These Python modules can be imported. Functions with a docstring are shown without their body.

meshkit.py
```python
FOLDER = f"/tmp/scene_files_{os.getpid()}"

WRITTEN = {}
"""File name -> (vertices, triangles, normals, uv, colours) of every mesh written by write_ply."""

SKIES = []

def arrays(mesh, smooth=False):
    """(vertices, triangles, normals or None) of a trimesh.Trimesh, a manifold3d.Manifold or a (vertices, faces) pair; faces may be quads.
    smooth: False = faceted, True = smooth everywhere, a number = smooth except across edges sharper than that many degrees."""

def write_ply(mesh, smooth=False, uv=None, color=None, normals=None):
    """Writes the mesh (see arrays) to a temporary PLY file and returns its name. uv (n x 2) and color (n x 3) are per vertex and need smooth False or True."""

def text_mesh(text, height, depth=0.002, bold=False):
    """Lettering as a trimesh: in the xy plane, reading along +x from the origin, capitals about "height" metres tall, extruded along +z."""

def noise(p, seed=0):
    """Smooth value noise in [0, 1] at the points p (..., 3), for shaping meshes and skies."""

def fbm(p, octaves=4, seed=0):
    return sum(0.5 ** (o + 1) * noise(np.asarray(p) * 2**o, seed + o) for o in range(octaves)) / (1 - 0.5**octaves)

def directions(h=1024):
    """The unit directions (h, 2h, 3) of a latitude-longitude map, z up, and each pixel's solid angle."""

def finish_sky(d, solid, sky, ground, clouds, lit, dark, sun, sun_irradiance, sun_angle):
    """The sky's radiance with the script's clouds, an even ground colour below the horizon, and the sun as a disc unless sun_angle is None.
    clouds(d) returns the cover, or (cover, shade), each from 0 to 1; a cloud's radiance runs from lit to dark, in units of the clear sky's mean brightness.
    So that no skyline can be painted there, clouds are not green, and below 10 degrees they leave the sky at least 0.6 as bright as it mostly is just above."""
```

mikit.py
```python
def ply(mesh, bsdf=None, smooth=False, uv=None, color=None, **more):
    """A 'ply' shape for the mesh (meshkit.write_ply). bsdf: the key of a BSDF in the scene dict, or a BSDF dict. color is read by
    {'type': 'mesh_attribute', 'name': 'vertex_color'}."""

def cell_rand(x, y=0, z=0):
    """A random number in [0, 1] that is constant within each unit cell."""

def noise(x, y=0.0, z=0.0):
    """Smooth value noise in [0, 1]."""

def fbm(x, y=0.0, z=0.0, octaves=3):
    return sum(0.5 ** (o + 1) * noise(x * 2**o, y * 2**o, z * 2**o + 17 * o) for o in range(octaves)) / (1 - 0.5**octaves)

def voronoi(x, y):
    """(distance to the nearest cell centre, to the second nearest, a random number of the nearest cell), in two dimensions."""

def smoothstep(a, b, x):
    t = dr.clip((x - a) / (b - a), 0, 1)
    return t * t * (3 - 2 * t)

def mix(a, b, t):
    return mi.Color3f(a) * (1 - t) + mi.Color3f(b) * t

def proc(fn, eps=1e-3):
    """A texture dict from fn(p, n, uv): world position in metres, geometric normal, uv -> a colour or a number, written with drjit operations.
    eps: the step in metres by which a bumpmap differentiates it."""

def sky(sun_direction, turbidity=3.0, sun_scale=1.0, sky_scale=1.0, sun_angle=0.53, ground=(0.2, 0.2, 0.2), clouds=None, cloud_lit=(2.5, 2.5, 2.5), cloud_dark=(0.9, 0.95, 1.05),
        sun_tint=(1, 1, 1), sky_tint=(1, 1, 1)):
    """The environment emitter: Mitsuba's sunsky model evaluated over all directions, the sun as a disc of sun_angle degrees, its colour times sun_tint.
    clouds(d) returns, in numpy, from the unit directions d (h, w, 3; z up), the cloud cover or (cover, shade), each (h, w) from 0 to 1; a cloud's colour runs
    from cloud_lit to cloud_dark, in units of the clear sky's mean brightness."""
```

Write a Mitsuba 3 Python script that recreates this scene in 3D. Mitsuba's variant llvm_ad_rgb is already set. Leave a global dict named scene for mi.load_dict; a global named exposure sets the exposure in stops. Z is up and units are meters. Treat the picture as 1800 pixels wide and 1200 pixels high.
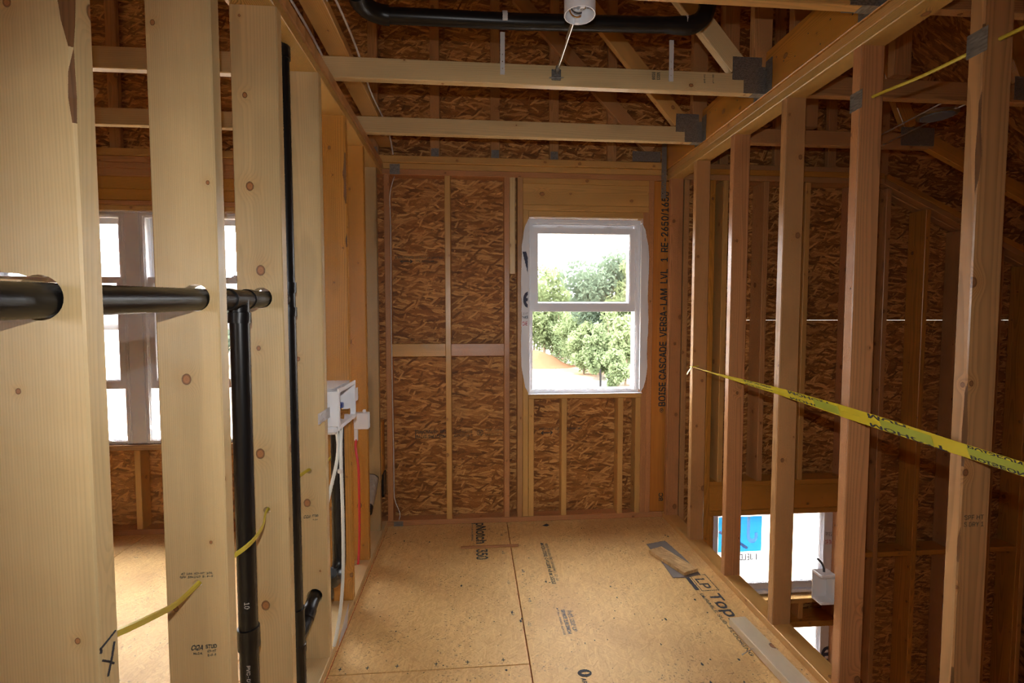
import math, random
import numpy as np, trimesh, drjit as dr, mitsuba as mi
import manifold3d as m3
import shapely, shapely.geometry as sg
import mikit, meshkit
from mikit import noise, fbm, voronoi, cell_rand, smoothstep, mix, proc
T = mi.ScalarTransform4f
RNG = random.Random(7)
NP = np.random.default_rng(7)
scene, labels = {}, {}

# ------------------------------------------------------------------ camera, sky, flash, exposure
YAW, PITCH, EYE = 0.0811, 0.0508, 1.4407
FWD = [math.sin(YAW)*math.cos(PITCH), math.cos(YAW)*math.cos(PITCH), -math.sin(PITCH)]
scene['camera'] = {'type': 'perspective', 'fov': 2*math.degrees(math.atan(900/835.1)), 'fov_axis': 'x', 'near_clip': 0.02, 'far_clip': 500.0,
                   'to_world': T().look_at(origin=[0, 0, EYE], target=[FWD[0], FWD[1], EYE+FWD[2]], up=[0, 0, 1])}

def overcast(d):
    z = np.clip(d[..., 2], 0, 1)
    return np.full(z.shape, 0.98), np.clip(1-z+0.25*(meshkit.fbm(d*3.0, 3, 5)-0.5), 0, 1)      # an overcast sky, three times as bright overhead as at the horizon
SKY = 74.0
scene['sky'] = mikit.sky([0.35, -0.5, 0.8], turbidity=4, sun_scale=0.05, sky_scale=SKY, ground=(0.45, 0.40, 0.33), clouds=overcast, cloud_lit=(3.3, 3.3, 3.3), cloud_dark=(1.15, 1.16, 1.2))
# the photographer's flash, in the camera's hot shoe just above the lens (its light throws the shadows under pipe and tape)
scene['flash'] = {'type': 'spot', 'intensity': {'type': 'rgb', 'value': [6.6, 6.55, 6.5]}, 'cutoff_angle': 61.0, 'beam_width': 8.0,
                  'to_world': T().look_at(origin=[-0.01, 0.0, EYE+0.135], target=[FWD[0]+0.09, FWD[1], EYE+0.135+FWD[2]-0.20], up=[0, 0, 1])}
exposure = 0.3

# ------------------------------------------------------------------ measurements (metres; x right, y forward, z up, floor at z = 0)
D = 3.268            # front of the back wall's studs
OS = 3.357           # inner face of the back wall's sheathing
XL = -0.597          # hall face of the left partition
XR = 1.354           # hall face of the right partition
W4, W6, TH = 0.0889, 0.1397, 0.0381
TOP = 2.467          # top of the double plates
LOW = -2.75          # floor of the storey below
PALE, YEL, AMB, RED, BRN, GRY, DRK, LVL, SYP, WHT = range(10)

# ------------------------------------------------------------------ helpers
def number(base):
    if base not in scene and base not in labels and not any(k.startswith(base+'__') for k in scene):
        return base
    i = 1
    while True:
        k = f'{base}_{i:03d}'
        if k not in scene and k not in labels and not any(q.startswith(k+'__') for q in scene):
            return k
        i += 1

def put(name, mesh, bsdf, parent=None, smooth=False, uv=None, label=None, **kw):
    if isinstance(mesh, list):      # several pieces: an entry for each
        return [put(name, m, bsdf, parent, smooth, uv, label, **kw) for m in mesh]
    k = number((parent+'__' if parent else '')+name)
    scene[k] = mikit.ply(mesh, bsdf, smooth=smooth, uv=uv, **kw)
    if label:
        labels.setdefault(k, {})['label'] = label
    return k

def thing(name, label, cat, group=None, kind=None):
    k = number(name)
    labels[k] = {'label': label, 'category': cat}
    if group: labels[k]['group'] = group
    if kind: labels[k]['kind'] = kind
    return k

def struct(name, label, cat):
    labels[name] = {'label': label, 'category': cat, 'kind': 'structure'}
    return name

def tag(k, label, cat, group=None, kind=None):
    labels[k] = {'label': label, 'category': cat}
    if group: labels[k]['group'] = group
    if kind: labels[k]['kind'] = kind
    return k

cat_ = trimesh.util.concatenate

def box(x, y, z, ch=0.0):
    """axis-aligned box (x0,x1),(y0,y1),(z0,z1), its edges chamfered by ch"""
    if ch <= 0:
        b = trimesh.creation.box((x[1]-x[0], y[1]-y[0], z[1]-z[0]))
        b.apply_translation(((x[0]+x[1])/2, (y[0]+y[1])/2, (z[0]+z[1])/2))
        return b
    pts = []
    for sx in (0, 1):
        for sy in (0, 1):
            for sz in (0, 1):
                p = [x[sx], y[sy], z[sz]]
                s = [(1-2*sx)*ch, (1-2*sy)*ch, (1-2*sz)*ch]
                for a in range(3):
                    q = [p[i]+(0 if i == a else s[i]) for i in range(3)]
                    pts.append(q)
    return trimesh.convex.convex_hull(np.array(pts))

def man(mesh):
    return m3.Manifold(m3.Mesh(np.asarray(mesh.vertices, np.float32), np.asarray(mesh.faces, np.uint32)))

def unman(m):
    q = m.to_mesh()
    return trimesh.Trimesh(q.vert_properties[:, :3], q.tri_verts, process=False)

def tube(pts, r, n=14, caps=True):
    """a round tube along a polyline; r is one radius or one for each point"""
    P = np.asarray(pts, float)
    R = np.broadcast_to(np.asarray(r, float), (len(P),))
    tan = np.gradient(P, axis=0)
    tan /= np.linalg.norm(tan, axis=1, keepdims=True)
    up = np.array([0, 0, 1.0]) if abs(tan[0][2]) < 0.9 else np.array([1.0, 0, 0])
    a = np.cross(tan[0], up); a /= np.linalg.norm(a)
    V, F = [], []
    th = np.arange(n)*2*np.pi/n
    for i in range(len(P)):
        a = a-tan[i]*(a@tan[i]); a /= np.linalg.norm(a)
        b = np.cross(tan[i], a)
        V.append(P[i]+R[i]*(np.cos(th)[:, None]*a+np.sin(th)[:, None]*b))
    V = np.vstack(V)
    for i in range(len(P)-1):
        for j in range(n):
            k = (j+1) % n
            F += [[i*n+j, i*n+k, i*n+n+k], [i*n+j, i*n+n+k, i*n+n+j]]
    if caps:
        c0, c1 = len(V), len(V)+1
        V = np.vstack([V, P[:1], P[-1:]])
        e = (len(P)-1)*n
        for j in range(n):
            k = (j+1) % n
            F += [[c0, k, j], [c1, e+j, e+k]]
    m = trimesh.Trimesh(V, F, process=False)
    if m.volume < 0: m.invert()
    return m

def spline(pts, n=24):
    from scipy.interpolate import CubicSpline
    P = np.asarray(pts, float)
    t = np.r_[0, np.cumsum(np.linalg.norm(np.diff(P, axis=0), axis=1))]
    return CubicSpline(t, P)(np.linspace(0, t[-1], n))

def arc(c, a, b, r, t0, t1, n=8):
    """points of a circle about c in the plane of the unit vectors a, b"""
    c, a, b = (np.asarray(v, float) for v in (c, a, b))
    return [c+r*(math.cos(t)*a+math.sin(t)*b) for t in np.linspace(t0, t1, n)]

def ribbon(pts, width_dir, w, t=0.0006):
    """a thin strip along a polyline: w wide along width_dir (one vector or one per point), t thick"""
    P = np.asarray(pts, float)
    Wd = np.broadcast_to(np.asarray(width_dir, float), P.shape)
    Wd = Wd/np.linalg.norm(Wd, axis=1, keepdims=True)
    ww = np.broadcast_to(np.asarray(w, float), (len(P),))[:, None]
    tan = np.gradient(P, axis=0); tan /= np.linalg.norm(tan, axis=1, keepdims=True)
    nn = np.cross(tan, Wd); nn /= np.linalg.norm(nn, axis=1, keepdims=True)
    ring = [P-Wd*ww/2-nn*t/2, P+Wd*ww/2-nn*t/2, P+Wd*ww/2+nn*t/2, P-Wd*ww/2+nn*t/2]
    V = np.stack(ring, 1).reshape(-1, 3)
    F = []
    for i in range(len(P)-1):
        for j in range(4):
            k = (j+1) % 4
            F += [[4*i+j, 4*i+k, 4*i+4+k], [4*i+j, 4*i+4+k, 4*i+4+j]]
    e = 4*(len(P)-1)
    F += [[0, 2, 1], [0, 3, 2], [e, e+1, e+2], [e, e+2, e+3]]
    m = trimesh.Trimesh(V, F, process=False)
    if m.volume < 0: m.invert()
    return m

def frame_mat(o, x, y):
    x = np.asarray(x, float)/np.linalg.norm(x); y = np.asarray(y, float)/np.linalg.norm(y)
    M = np.eye(4); M[:3, 0], M[:3, 1], M[:3, 2], M[:3, 3] = x, y, np.cross(x, y), o
    return M

def letters(s, height, length, o, x, y, depth=0.0006, bold=False, slant=0.0):
    """lettering that starts at o, reads along x with its tops towards y; squeezed to the given length"""
    m = meshkit.text_mesh(s, height, depth, bold)
    if length:
        m.apply_scale([length/m.bounds[1][0], 1, 1])
    if slant:
        m.vertices[:, 0] += slant*m.vertices[:, 1]
    m.apply_transform(frame_mat(o, x, y))
    return m

# lumber: uv.x = metres along the piece, uv.y = metres across + 1 * (64 * tone + seed)
_seed = [0]
def lumber_uv(mesh, a, e1, e2, o, tone, bark=None):
    V, F = np.asarray(mesh.vertices, float)-o, np.asarray(mesh.faces)
    v = V[F].reshape(-1, 3)
    f = np.arange(len(v)).reshape(-1, 3)
    n = np.cross(v[f[:, 1]]-v[f[:, 0]], v[f[:, 2]]-v[f[:, 0]])
    n /= np.maximum(np.linalg.norm(n, axis=1, keepdims=True), 1e-12)
    d = n@np.stack([a, e1, e2], 1)
    dom = np.argmax(np.abs(d)*[0.98, 1, 1.001], axis=1)
    seed = _seed[0]*29 % 64; _seed[0] += 1
    uv = np.zeros((len(v), 2))
    for i in range(len(f)):
        p = v[f[i]]
        if dom[i] == 2:
            u, w = p@a, p@e1+(0.0 if d[i, 2] > 0 else 0.31)
        elif dom[i] == 1:
            u, w = p@a, p@e2+(0.62 if d[i, 1] > 0 else 0.76)
        else:
            u, w = (p@e2)*0.15, np.clip(p@e1, 0, 0.08)+0.9
        tt = tone
        if bark is not None and bark(p.mean(0)+o, n[i]): tt = DRK
        uv[f[i], 0] = u
        uv[f[i], 1] = np.clip(w, 0.0005, 0.9995)+tt*64+seed
    return (v+o, f), uv

def board(parent, name, c0, c1, w, t, e1, tone, cut=None, ch=0.003, label=None, seed=None):
    """a piece of lumber from c0 to c1 (centres of its ends), w wide along e1, t thick"""
    c0, c1, e1 = (np.asarray(v, float) for v in (c0, c1, e1))
    a = (c1-c0)/np.linalg.norm(c1-c0)
    e1 = e1-a*(e1@a); e1 /= np.linalg.norm(e1)
    e2 = np.cross(a, e1)
    h, k = w/2, t/2
    sec = [(-h+ch, -k), (h-ch, -k), (h, -k+ch), (h, k-ch), (h-ch, k), (-h+ch, k), (-h, k-ch), (-h, -k+ch)]
    pts = [c+x*e1+y*e2 for c in (c0, c1) for x, y in sec]
    m = trimesh.convex.convex_hull(np.array(pts))
    if cut:
        q = man(m)
        for c in cut: q = q-man(c)
        m = unman(q)
    g, uv = lumber_uv(m, a, e1, e2, c0-h*e1-k*e2, tone)
    return put(name, g, 'lumber', parent, uv=uv, label=label)

def stick(parent, name, x, y, z, tone, cut=None, ch=0.003, label=None):
    """axis-aligned lumber that fills the given box; the grain runs along the longest side"""
    s = np.array([x[1]-x[0], y[1]-y[0], z[1]-z[0]])
    c = np.array([x[0]+x[1], y[0]+y[1], z[0]+z[1]])/2
    i = int(np.argmax(s)); o = [j for j in range(3) if j != i]
    if s[o[0]] < s[o[1]]: o = o[::-1]
    a, e = np.eye(3)[i], np.eye(3)[o[0]]
    return board(parent, name, c-a*s[i]/2, c+a*s[i]/2, s[o[0]], s[o[1]], e, tone, cut, ch, label)

def panel(poly, axis, at, thick):
    """a sheet cut to a shapely polygon: axis 'y' = (x, z) polygon standing at y, 'z' = (x, y) polygon lying at z, 'x' = (y, z)"""
    out = []
    for g in getattr(poly, 'geoms', [poly]):
        if g.is_empty or g.geom_type != 'Polygon': continue
        m = trimesh.creation.extrude_polygon(g, thick, engine='earcut')
        v = m.vertices.copy()
        if axis == 'y': m.vertices = np.stack([v[:, 0], at+thick-v[:, 2], v[:, 1]], 1)
        elif axis == 'z': m.vertices = np.stack([v[:, 0], v[:, 1], at+v[:, 2]], 1)
        else: m.vertices = np.stack([at+v[:, 2], v[:, 0], v[:, 1]], 1)
        if m.volume < 0: m.invert()
        out.append(m)
    return cat_(out)

def ring(x, z, y, wl, wr, wb, wt, ch=0.003):
    """a rectangular frame standing in the xz plane: four mitred bars as one mesh"""
    o = sg.box(x[0], z[0], x[1], z[1]); i = sg.box(x[0]+wl, z[0]+wb, x[1]-wr, z[1]-wt)
    m = panel(o-i, 'y', y[0]+ch, y[1]-y[0]-ch)
    lip = panel(o.buffer(-ch, join_style=2)-i.buffer(ch, join_style=2), 'y', y[0], ch)
    return cat_([m, lip])

# ------------------------------------------------------------------ materials
PAL = [(.61, .44, .215), (.54, .305, .095), (.46, .205, .035), (.45, .21, .085), (.43, .225, .088), (.34, .225, .10), (.17, .08, .032), (.44, .15, .022), (.56, .34, .10), (.68, .57, .40)]
LATE = [.085, .15, .24, .24, .24, .2, .25, .10, .5, .06]

def f_lumber(p, n, uv):
    u, V = uv.x, uv.y
    k = dr.floor(V); v = V-k
    tone = dr.floor(k/64); seed = k-tone*64
    face = dr.select(v < .31, mi.Float(0), dr.select(v < .62, mi.Float(1), dr.select(v < .76, mi.Float(2), dr.select(v < .9, mi.Float(3), mi.Float(4)))))
    fv = v-dr.select(v < .31, mi.Float(0), dr.select(v < .62, mi.Float(.31), dr.select(v < .76, mi.Float(.62), dr.select(v < .9, mi.Float(.76), mi.Float(.9)))))
    s2 = seed*7+face*3+tone*31
    h1, h2, h3 = cell_rand(s2, 1), cell_rand(s2, 2), cell_rand(s2, 3)
    base, late = mi.Color3f(0), mi.Float(0)
    for i in range(10):
        on = dr.abs(tone-i) < .5
        base = dr.select(on, mi.Color3f(PAL[i]), base)
        late = dr.select(on, mi.Float(LATE[i]), late)
    c = dr.floor(u/.27)
    warp, kn, halo = mi.Float(0), mi.Float(9), mi.Float(0)
    for j in (-1, 0, 1):
        ci = c+j
        r1, r2, r3, r4 = (cell_rand(ci, s2, q) for q in (11, 12, 13, 14))
        uk, vk, rk = (ci+.15+.7*r1)*.27, r2*.15, .0032+.0100*r3*r3*r3
        q = dr.sqrt(dr.square((u-uk)/1.25)+dr.square(fv-vk))/rk
        q = dr.select((r4 < .74) & (face < 3.5), q, 9)
        kn = dr.minimum(kn, q)
        warp = warp+dr.exp(-q*q*.16)*rk*2.2
        halo = halo+dr.exp(-q*q*.10)
    d0 = .008+.06*h2+.03*noise(u*.8+s2, s2)+.01*u*(h3-.5)
    v0 = (h1*1.8-.4)*.14+.012*noise(u*1.7, s2+5)
    rings = (dr.sqrt(dr.square(fv-v0)+dr.square(d0))+.004*noise(u*4+s2, fv*25)+warp)/(.0036+.0032*h3)
    fr = rings-dr.floor(rings)
    lw = smoothstep(.3, .9, fr)*(1-smoothstep(.92, 1., fr))
    tint = .86+.28*noise(u*1.1+3*s2, fv*14, s2)+.07*(noise(u*14, fv*700, s2)-.5)
    col = base*tint*(1-late*lw)
    blot = smoothstep(.66, .85, noise(u*3.1, fv*13, s2+9))*dr.select((tone > 4.5) & (tone < 6.5), mi.Float(.35), mi.Float(.12))
    col = col*(1-blot)
    col = mix(col, mi.Color3f(col.x*.9, col.y*.72, col.z*.5), dr.clip(halo*.4, 0, .55))
    kc = mi.Color3f(.20, .085, .033)*(.7+.5*noise(kn*7))
    kc = dr.select(base.x > .52, mi.Color3f(.33, .14, .05)*(.75+.45*noise(kn*7)), kc)
    col = mix(col, kc, 1-smoothstep(.85, 1.05, kn))
    col = mix(col, mi.Color3f(.10, .036, .013), .85*smoothstep(.75, 1., kn)*(1-smoothstep(1., 1.25, kn)))
    return dr.select(face > 3.5, base*(.8+.3*noise(u*900, v*300)), col)

def flakes(a, b, layers, lo, hi, grain, seed):
    """oriented strands: running-bond cells in turned directions, the topmost present strand shows"""
    a = a+.012*(noise(a*14, b*14, seed)-.5); b = b+.012*(noise(a*17+5, b*17, seed+3)-.5)
    tone, found = mi.Float(.35)+.2*noise(a*30, b*90, seed), mi.Bool(False)
    edge = mi.Float(0)
    for i, (ang, L, W, pres) in enumerate(layers):
        ca, sa = math.cos(ang), math.sin(ang)
        p, q = a*ca+b*sa, -a*sa+b*ca
        q = q+.003*noise(p*40, q*60, seed+i)
        row = dr.floor(q/W)
        p2 = p+cell_rand(row, seed+i, 1)*L*3
        colm = dr.floor(p2/L)
        r, pr = cell_rand(row, colm, seed*13+i), cell_rand(row, colm, seed*13+i+50)
        fq, fp = q/W-row, p2/L-colm
        tp = .5*dr.minimum(1, dr.minimum(fp, 1-fp)*5)
        here = (pr < pres) & (dr.abs(fq-.5) < tp) & ~found
        t = r+grain*(noise(p2*30, q*700, seed+i)-.5)
        tone = dr.select(here, t, tone)
        edge = dr.select(here, smoothstep(.40, .5, dr.abs(fq-.5)/dr.maximum(2*tp, .01)), edge)
        found = found | here
    return lo+(hi-lo)*tone, edge, tone

WALL_L = [(.62, .10, .013, .13), (-.13, .12, .014, .36), (1.15, .08, .012, .12), (.19, .11, .016, .36), (-.5, .09, .015, .25), (.05, .17, .024, .4), (-.28, .10, .013, .6), (.34, .09, .012, 1.)]
def f_osb(p, n, uv):
    up = dr.abs(n.z) > .7
    side = dr.abs(n.x) > .7
    a, b = dr.select(side, p.y, p.x), dr.select(up, p.y, p.z)
    t, e, k = flakes(a, b, WALL_L, 0, 1, .35, 3)
    dark, mid, light = mi.Color3f(.085, .025, .0045), mi.Color3f(.27, .097, .018), mi.Color3f(.62, .34, .11)
    t = .12+.80*t
    c = dr.select(t < .45, mix(dark, mid, dr.clip(t/.45, 0, 1)), mix(mid, light, dr.clip((t-.45)/.55, 0, 1)))
    return c*(1-.5*e)*(.85+.3*noise(a*2, b*2, 4))

FLOOR_L = [(.7, .05, .006, .25), (1.5, .06, .007, .4), (-.6, .05, .006, .4), (2.2, .045, .006, .4), (1.2, .05, .005, .7)]
def f_subfloor(p, n, uv):
    t, e, k = flakes(p.x, p.y, FLOOR_L, 0, 1, .5, 8)
    c = mix((.53, .295, .095), (.74, .49, .20), .6*t+.42*noise(p.x*4, p.y*4, 2)*.8+.2*noise(p.x*160, p.y*160))
    blot = smoothstep(.55, .8, fbm(p.x*2.2+4, p.y*2.2, 1.0))
    c = mix(c, mi.Color3f(.42, .22, .085), .35*blot)
    dk = smoothstep(.80, .9, noise(p.x*130, p.y*210, 6))*smoothstep(.45, .7, noise(p.x*9, p.y*9, 7))
    c = mix(c, mi.Color3f(.20, .09, .03), .6*dk)
    f, s, w = voronoi(p.x*16, p.y*16)
    return mix(c, mi.Color3f(.05, .035, .025), smoothstep(.055, .03, f)*dr.select(w > .72, mi.Float(.9), mi.Float(0)))

def f_dirt(p, n, uv):
    c = mix((.14, .115, .088), (.19, .168, .14), fbm(p.x*.35, p.y*.35))
    c = mix(c, mi.Color3f(.155, .10, .062), smoothstep(.52, .75, fbm(p.x*.8+3, p.y*.25)))
    return mix(c, mi.Color3f(.11, .125, .06), smoothstep(.62, .75, fbm(p.x*.16+11, p.y*.2+2))*smoothstep(24, 34, p.y)*.7)

def f_lvl(p, n, uv):
    return mix((.37, .125, .018), (.50, .20, .03), .5*noise(p.x*6, p.z*3)+.5*noise(p.x*220, p.z*8))

def f_foil(p, n, uv):
    return mix((.13, .125, .115), (.30, .29, .27), noise(p.x*220, p.y*90, p.z*220))

def f_bark(p, n, uv):
    return mix((.10, .075, .05), (.24, .18, .12), noise(p.x*9, p.y*9, p.z*2))

def principled(col, rough, **k):
    c = {'type': 'rgb', 'value': list(col)} if isinstance(col, tuple) else proc(col)
    return {'type': 'principled', 'base_color': c, 'roughness': rough, **k}

def f_planed(p, n, uv):
    return .0011*noise(uv.x*20, uv.y*14, 2.0)+.00022*noise(uv.x*85, uv.y*40, 1.0)
scene['lumber'] = {'type': 'bumpmap', 'tex': proc(f_planed, 2e-3), 'scale': 1.0, 'bsdf': principled(f_lumber, .34, specular=.5)}
scene['osb'] = principled(f_osb, .62, specular=.35)
scene['subfloor'] = principled(f_subfloor, .6, specular=.35)
scene['lvl_wood'] = principled(f_lvl, .5)
scene['dirt'] = {'type': 'diffuse', 'reflectance': proc(f_dirt)}
scene['galvanized'] = principled(f_foil, .5, metallic=.75)
scene['bright_metal'] = principled((.62, .62, .62), .25, metallic=1.0)
scene['brass'] = principled((.65, .36, .09), .25, metallic=1.0)
scene['abs_black'] = principled((.006, .006, .0065), .33, specular=.3)
scene['ink'] = principled((.035, .032, .035), .7, specular=.2)
scene['ink_soft'] = principled((.10, .06, .035), .8, specular=.2)
scene['ink_grey'] = principled((.12, .11, .10), .8, specular=.2)
scene['ink_navy'] = principled((.018, .024, .06), .6)
scene['ink_red'] = principled((.40, .03, .05), .6)
scene['red_mark'] = principled((.34, .085, .022), .8, specular=.2)
scene['vinyl'] = principled((.84, .86, .90), .4)
scene['pvc'] = principled((.78, .79, .82), .4)
scene['white_tube'] = principled((.74, .76, .72), .35)
scene['grey_box'] = principled((.50, .47, .46), .5)
scene['wrap'] = {'type': 'twosided', 'b': principled((.72, .73, .76), .5)}
scene['cable_white'] = principled((.60, .57, .54), .5)
scene['cable_yellow'] = principled((.62, .50, .05), .4)
scene['cable_red'] = principled((.50, .025, .03), .45)
scene['blue_knob'] = principled((.015, .035, .16), .4)
scene['tape_yellow'] = {'type': 'twosided', 'b': principled((.62, .52, .025), .35)}
scene['tape_green'] = {'type': 'twosided', 'b': principled((.30, .36, .04), .35)}
scene['felt'] = principled((.14, .115, .10), .9, specular=.2)
scene['sticker_blue'] = {'type': 'principledthin', 'base_color': {'type': 'rgb', 'value': [.16, .50, .82]}, 'roughness': .5, 'diff_trans': 1.0}
scene['sticker_white'] = {'type': 'principledthin', 'base_color': {'type': 'rgb', 'value': [.8, .82, .84]}, 'roughness': .5, 'diff_trans': 1.0}
scene['glass'] = {'type': 'thindielectric', 'int_ior': 1.5}
scene['flex_duct'] = principled((.30, .25, .20), .5)
scene['siding'] = {'type': 'diffuse', 'reflectance': {'type': 'rgb', 'value': [.78, .78, .77]}}
scene['dark_glass'] = principled((.06, .07, .09), .2)
scene['bark'] = {'type': 'diffuse', 'reflectance': proc(f_bark)}
for nm, c in (('leaf_dark', (.098, .13, .088)), ('leaf_light', (.175, .215, .105)), ('leaf_mid', (.15, .19, .095))):
    scene[nm] = {'type': 'principledthin', 'base_color': {'type': 'rgb', 'value': list(c)}, 'roughness': .6, 'diff_trans': .9}

# ------------------------------------------------------------------ floor
struct('floor', 'tan strand board subfloor with stamped lettering', 'floor')
SEAM_X, SEAM_Y = 0.229, 1.895
def floor_sheet(x0, x1, y0, y1):
    g = .0028
    return put('panel', panel(sg.box(x0+g, y0+g, x1-g, y1-g), 'z', -.018, .018), 'subfloor', 'floor')
F1 = floor_sheet(-0.99, SEAM_X, SEAM_Y, OS)
F2 = floor_sheet(SEAM_X, 1.446, SEAM_Y-1.0, OS)
F3 = floor_sheet(-2.16, SEAM_X, -.545, SEAM_Y)
for r in ((-2.16, -0.99, SEAM_Y, OS), (-4.42, -2.16, .6, OS), (-4.42, -2.16, -2.62, .6), (SEAM_X, 1.446, -2.62, SEAM_Y-1.0), (-2.16, SEAM_X, -2.62, -.545)):
    floor_sheet(*r)
put('underlayment', box((-4.42, 1.446), (-2.62, OS), (-.22, -.019)), 'red_mark', 'floor', label='red-brown joints between the floor sheets')
put('chalk_line', box((-.592, -.5885), (.3, 3.25), (.0002, .0009)), 'red_mark', 'floor', label='thin red chalk line along the left plate')
U, NX = (0, -1, 0), (1, 0, 0)    # floor print reads from the far wall to the camera, tops to the right
put('lettering', letters('TopNotch', .064, .43, (.014, 3.398, .0003), U, NX, bold=True), 'ink', F1)
put('lettering', letters('350', .066, .125, (.014, 2.893, .0003), U, NX, bold=True), 'ink', F1)
put('lettering', letters('DURABLE SUB-FLOORING', .012, .34, (-.018, 3.345, .0003), U, NX), 'ink_grey', F1)
put('lettering', letters('TopNotch', .060, .50, (1.213, 2.325, .0003), U, NX, bold=True), 'ink', F2)
put('lettering', letters('LP', .050, .10, (1.212, 2.468, .0003), U, NX, bold=True), 'ink', F2)
put('logo_frame', cat_([box(a, b, (.0003, .0009)) for a, b in (((1.196, 1.290), (2.496, 2.499)), ((1.196, 1.290), (2.346, 2.349)), ((1.287, 1.290), (2.346, 2.499)), ((1.196, 1.199), (2.346, 2.499)))]), 'ink', F2)
put('logo_bar', box((1.166, 1.188), (2.356, 2.520), (.0003, .0009)), 'ink', F2)
put('lettering', letters('DURABLE SUB-FLOORING', .017, .46, (1.172, 2.325, .0003), U, NX), 'ink', F2)
put('lettering', list([letters('RATED STURD-I-FLOOR 48 oc 23/32', .020, .47, (.420, 2.945, .0003), U, NX, bold=True), letters('SIZED FOR SPACING  EXPOSURE 1  17-16', .014, .43, (.449, 2.935, .0003), U, NX)]), 'ink', F2)
put('lettering', list([letters('THIS SIDE UP', .020, .16, (.452, 2.242, .0003), U, NX), letters('SPACE 1/8 INCH', .017, .18, (.425, 2.248, .0003), U, NX, bold=True), letters('AT ALL PANEL EDGES', .009, .20, (.404, 2.262, .0003), U, NX)]), 'ink_navy', F2)
ov = sg.Point(0, 0).buffer(1.0, 24)
import shapely.affinity as aff
oval = aff.translate(aff.scale(ov, .028, .020), .444, 1.826)-aff.translate(aff.scale(ov, .018, .006), .448, 1.826)
put('lettering', list([panel(oval, 'z', .0003, .0006), letters('APA RATED', .018, .12, (.424, 1.80, .0003), U, NX, bold=True)]), 'ink', F2)
for y, x in ((3.10, .175), (2.86, .17), (2.64, .27), (2.53, .18), (2.36, .275), (2.26, .18), (2.17, .25)):
    put('lettering', letters('+12' if RNG.random() < .5 else '+8', .014, .035, (x, y, .0003), U, NX), 'ink_grey', F1 if x < SEAM_X else F2)
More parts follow.
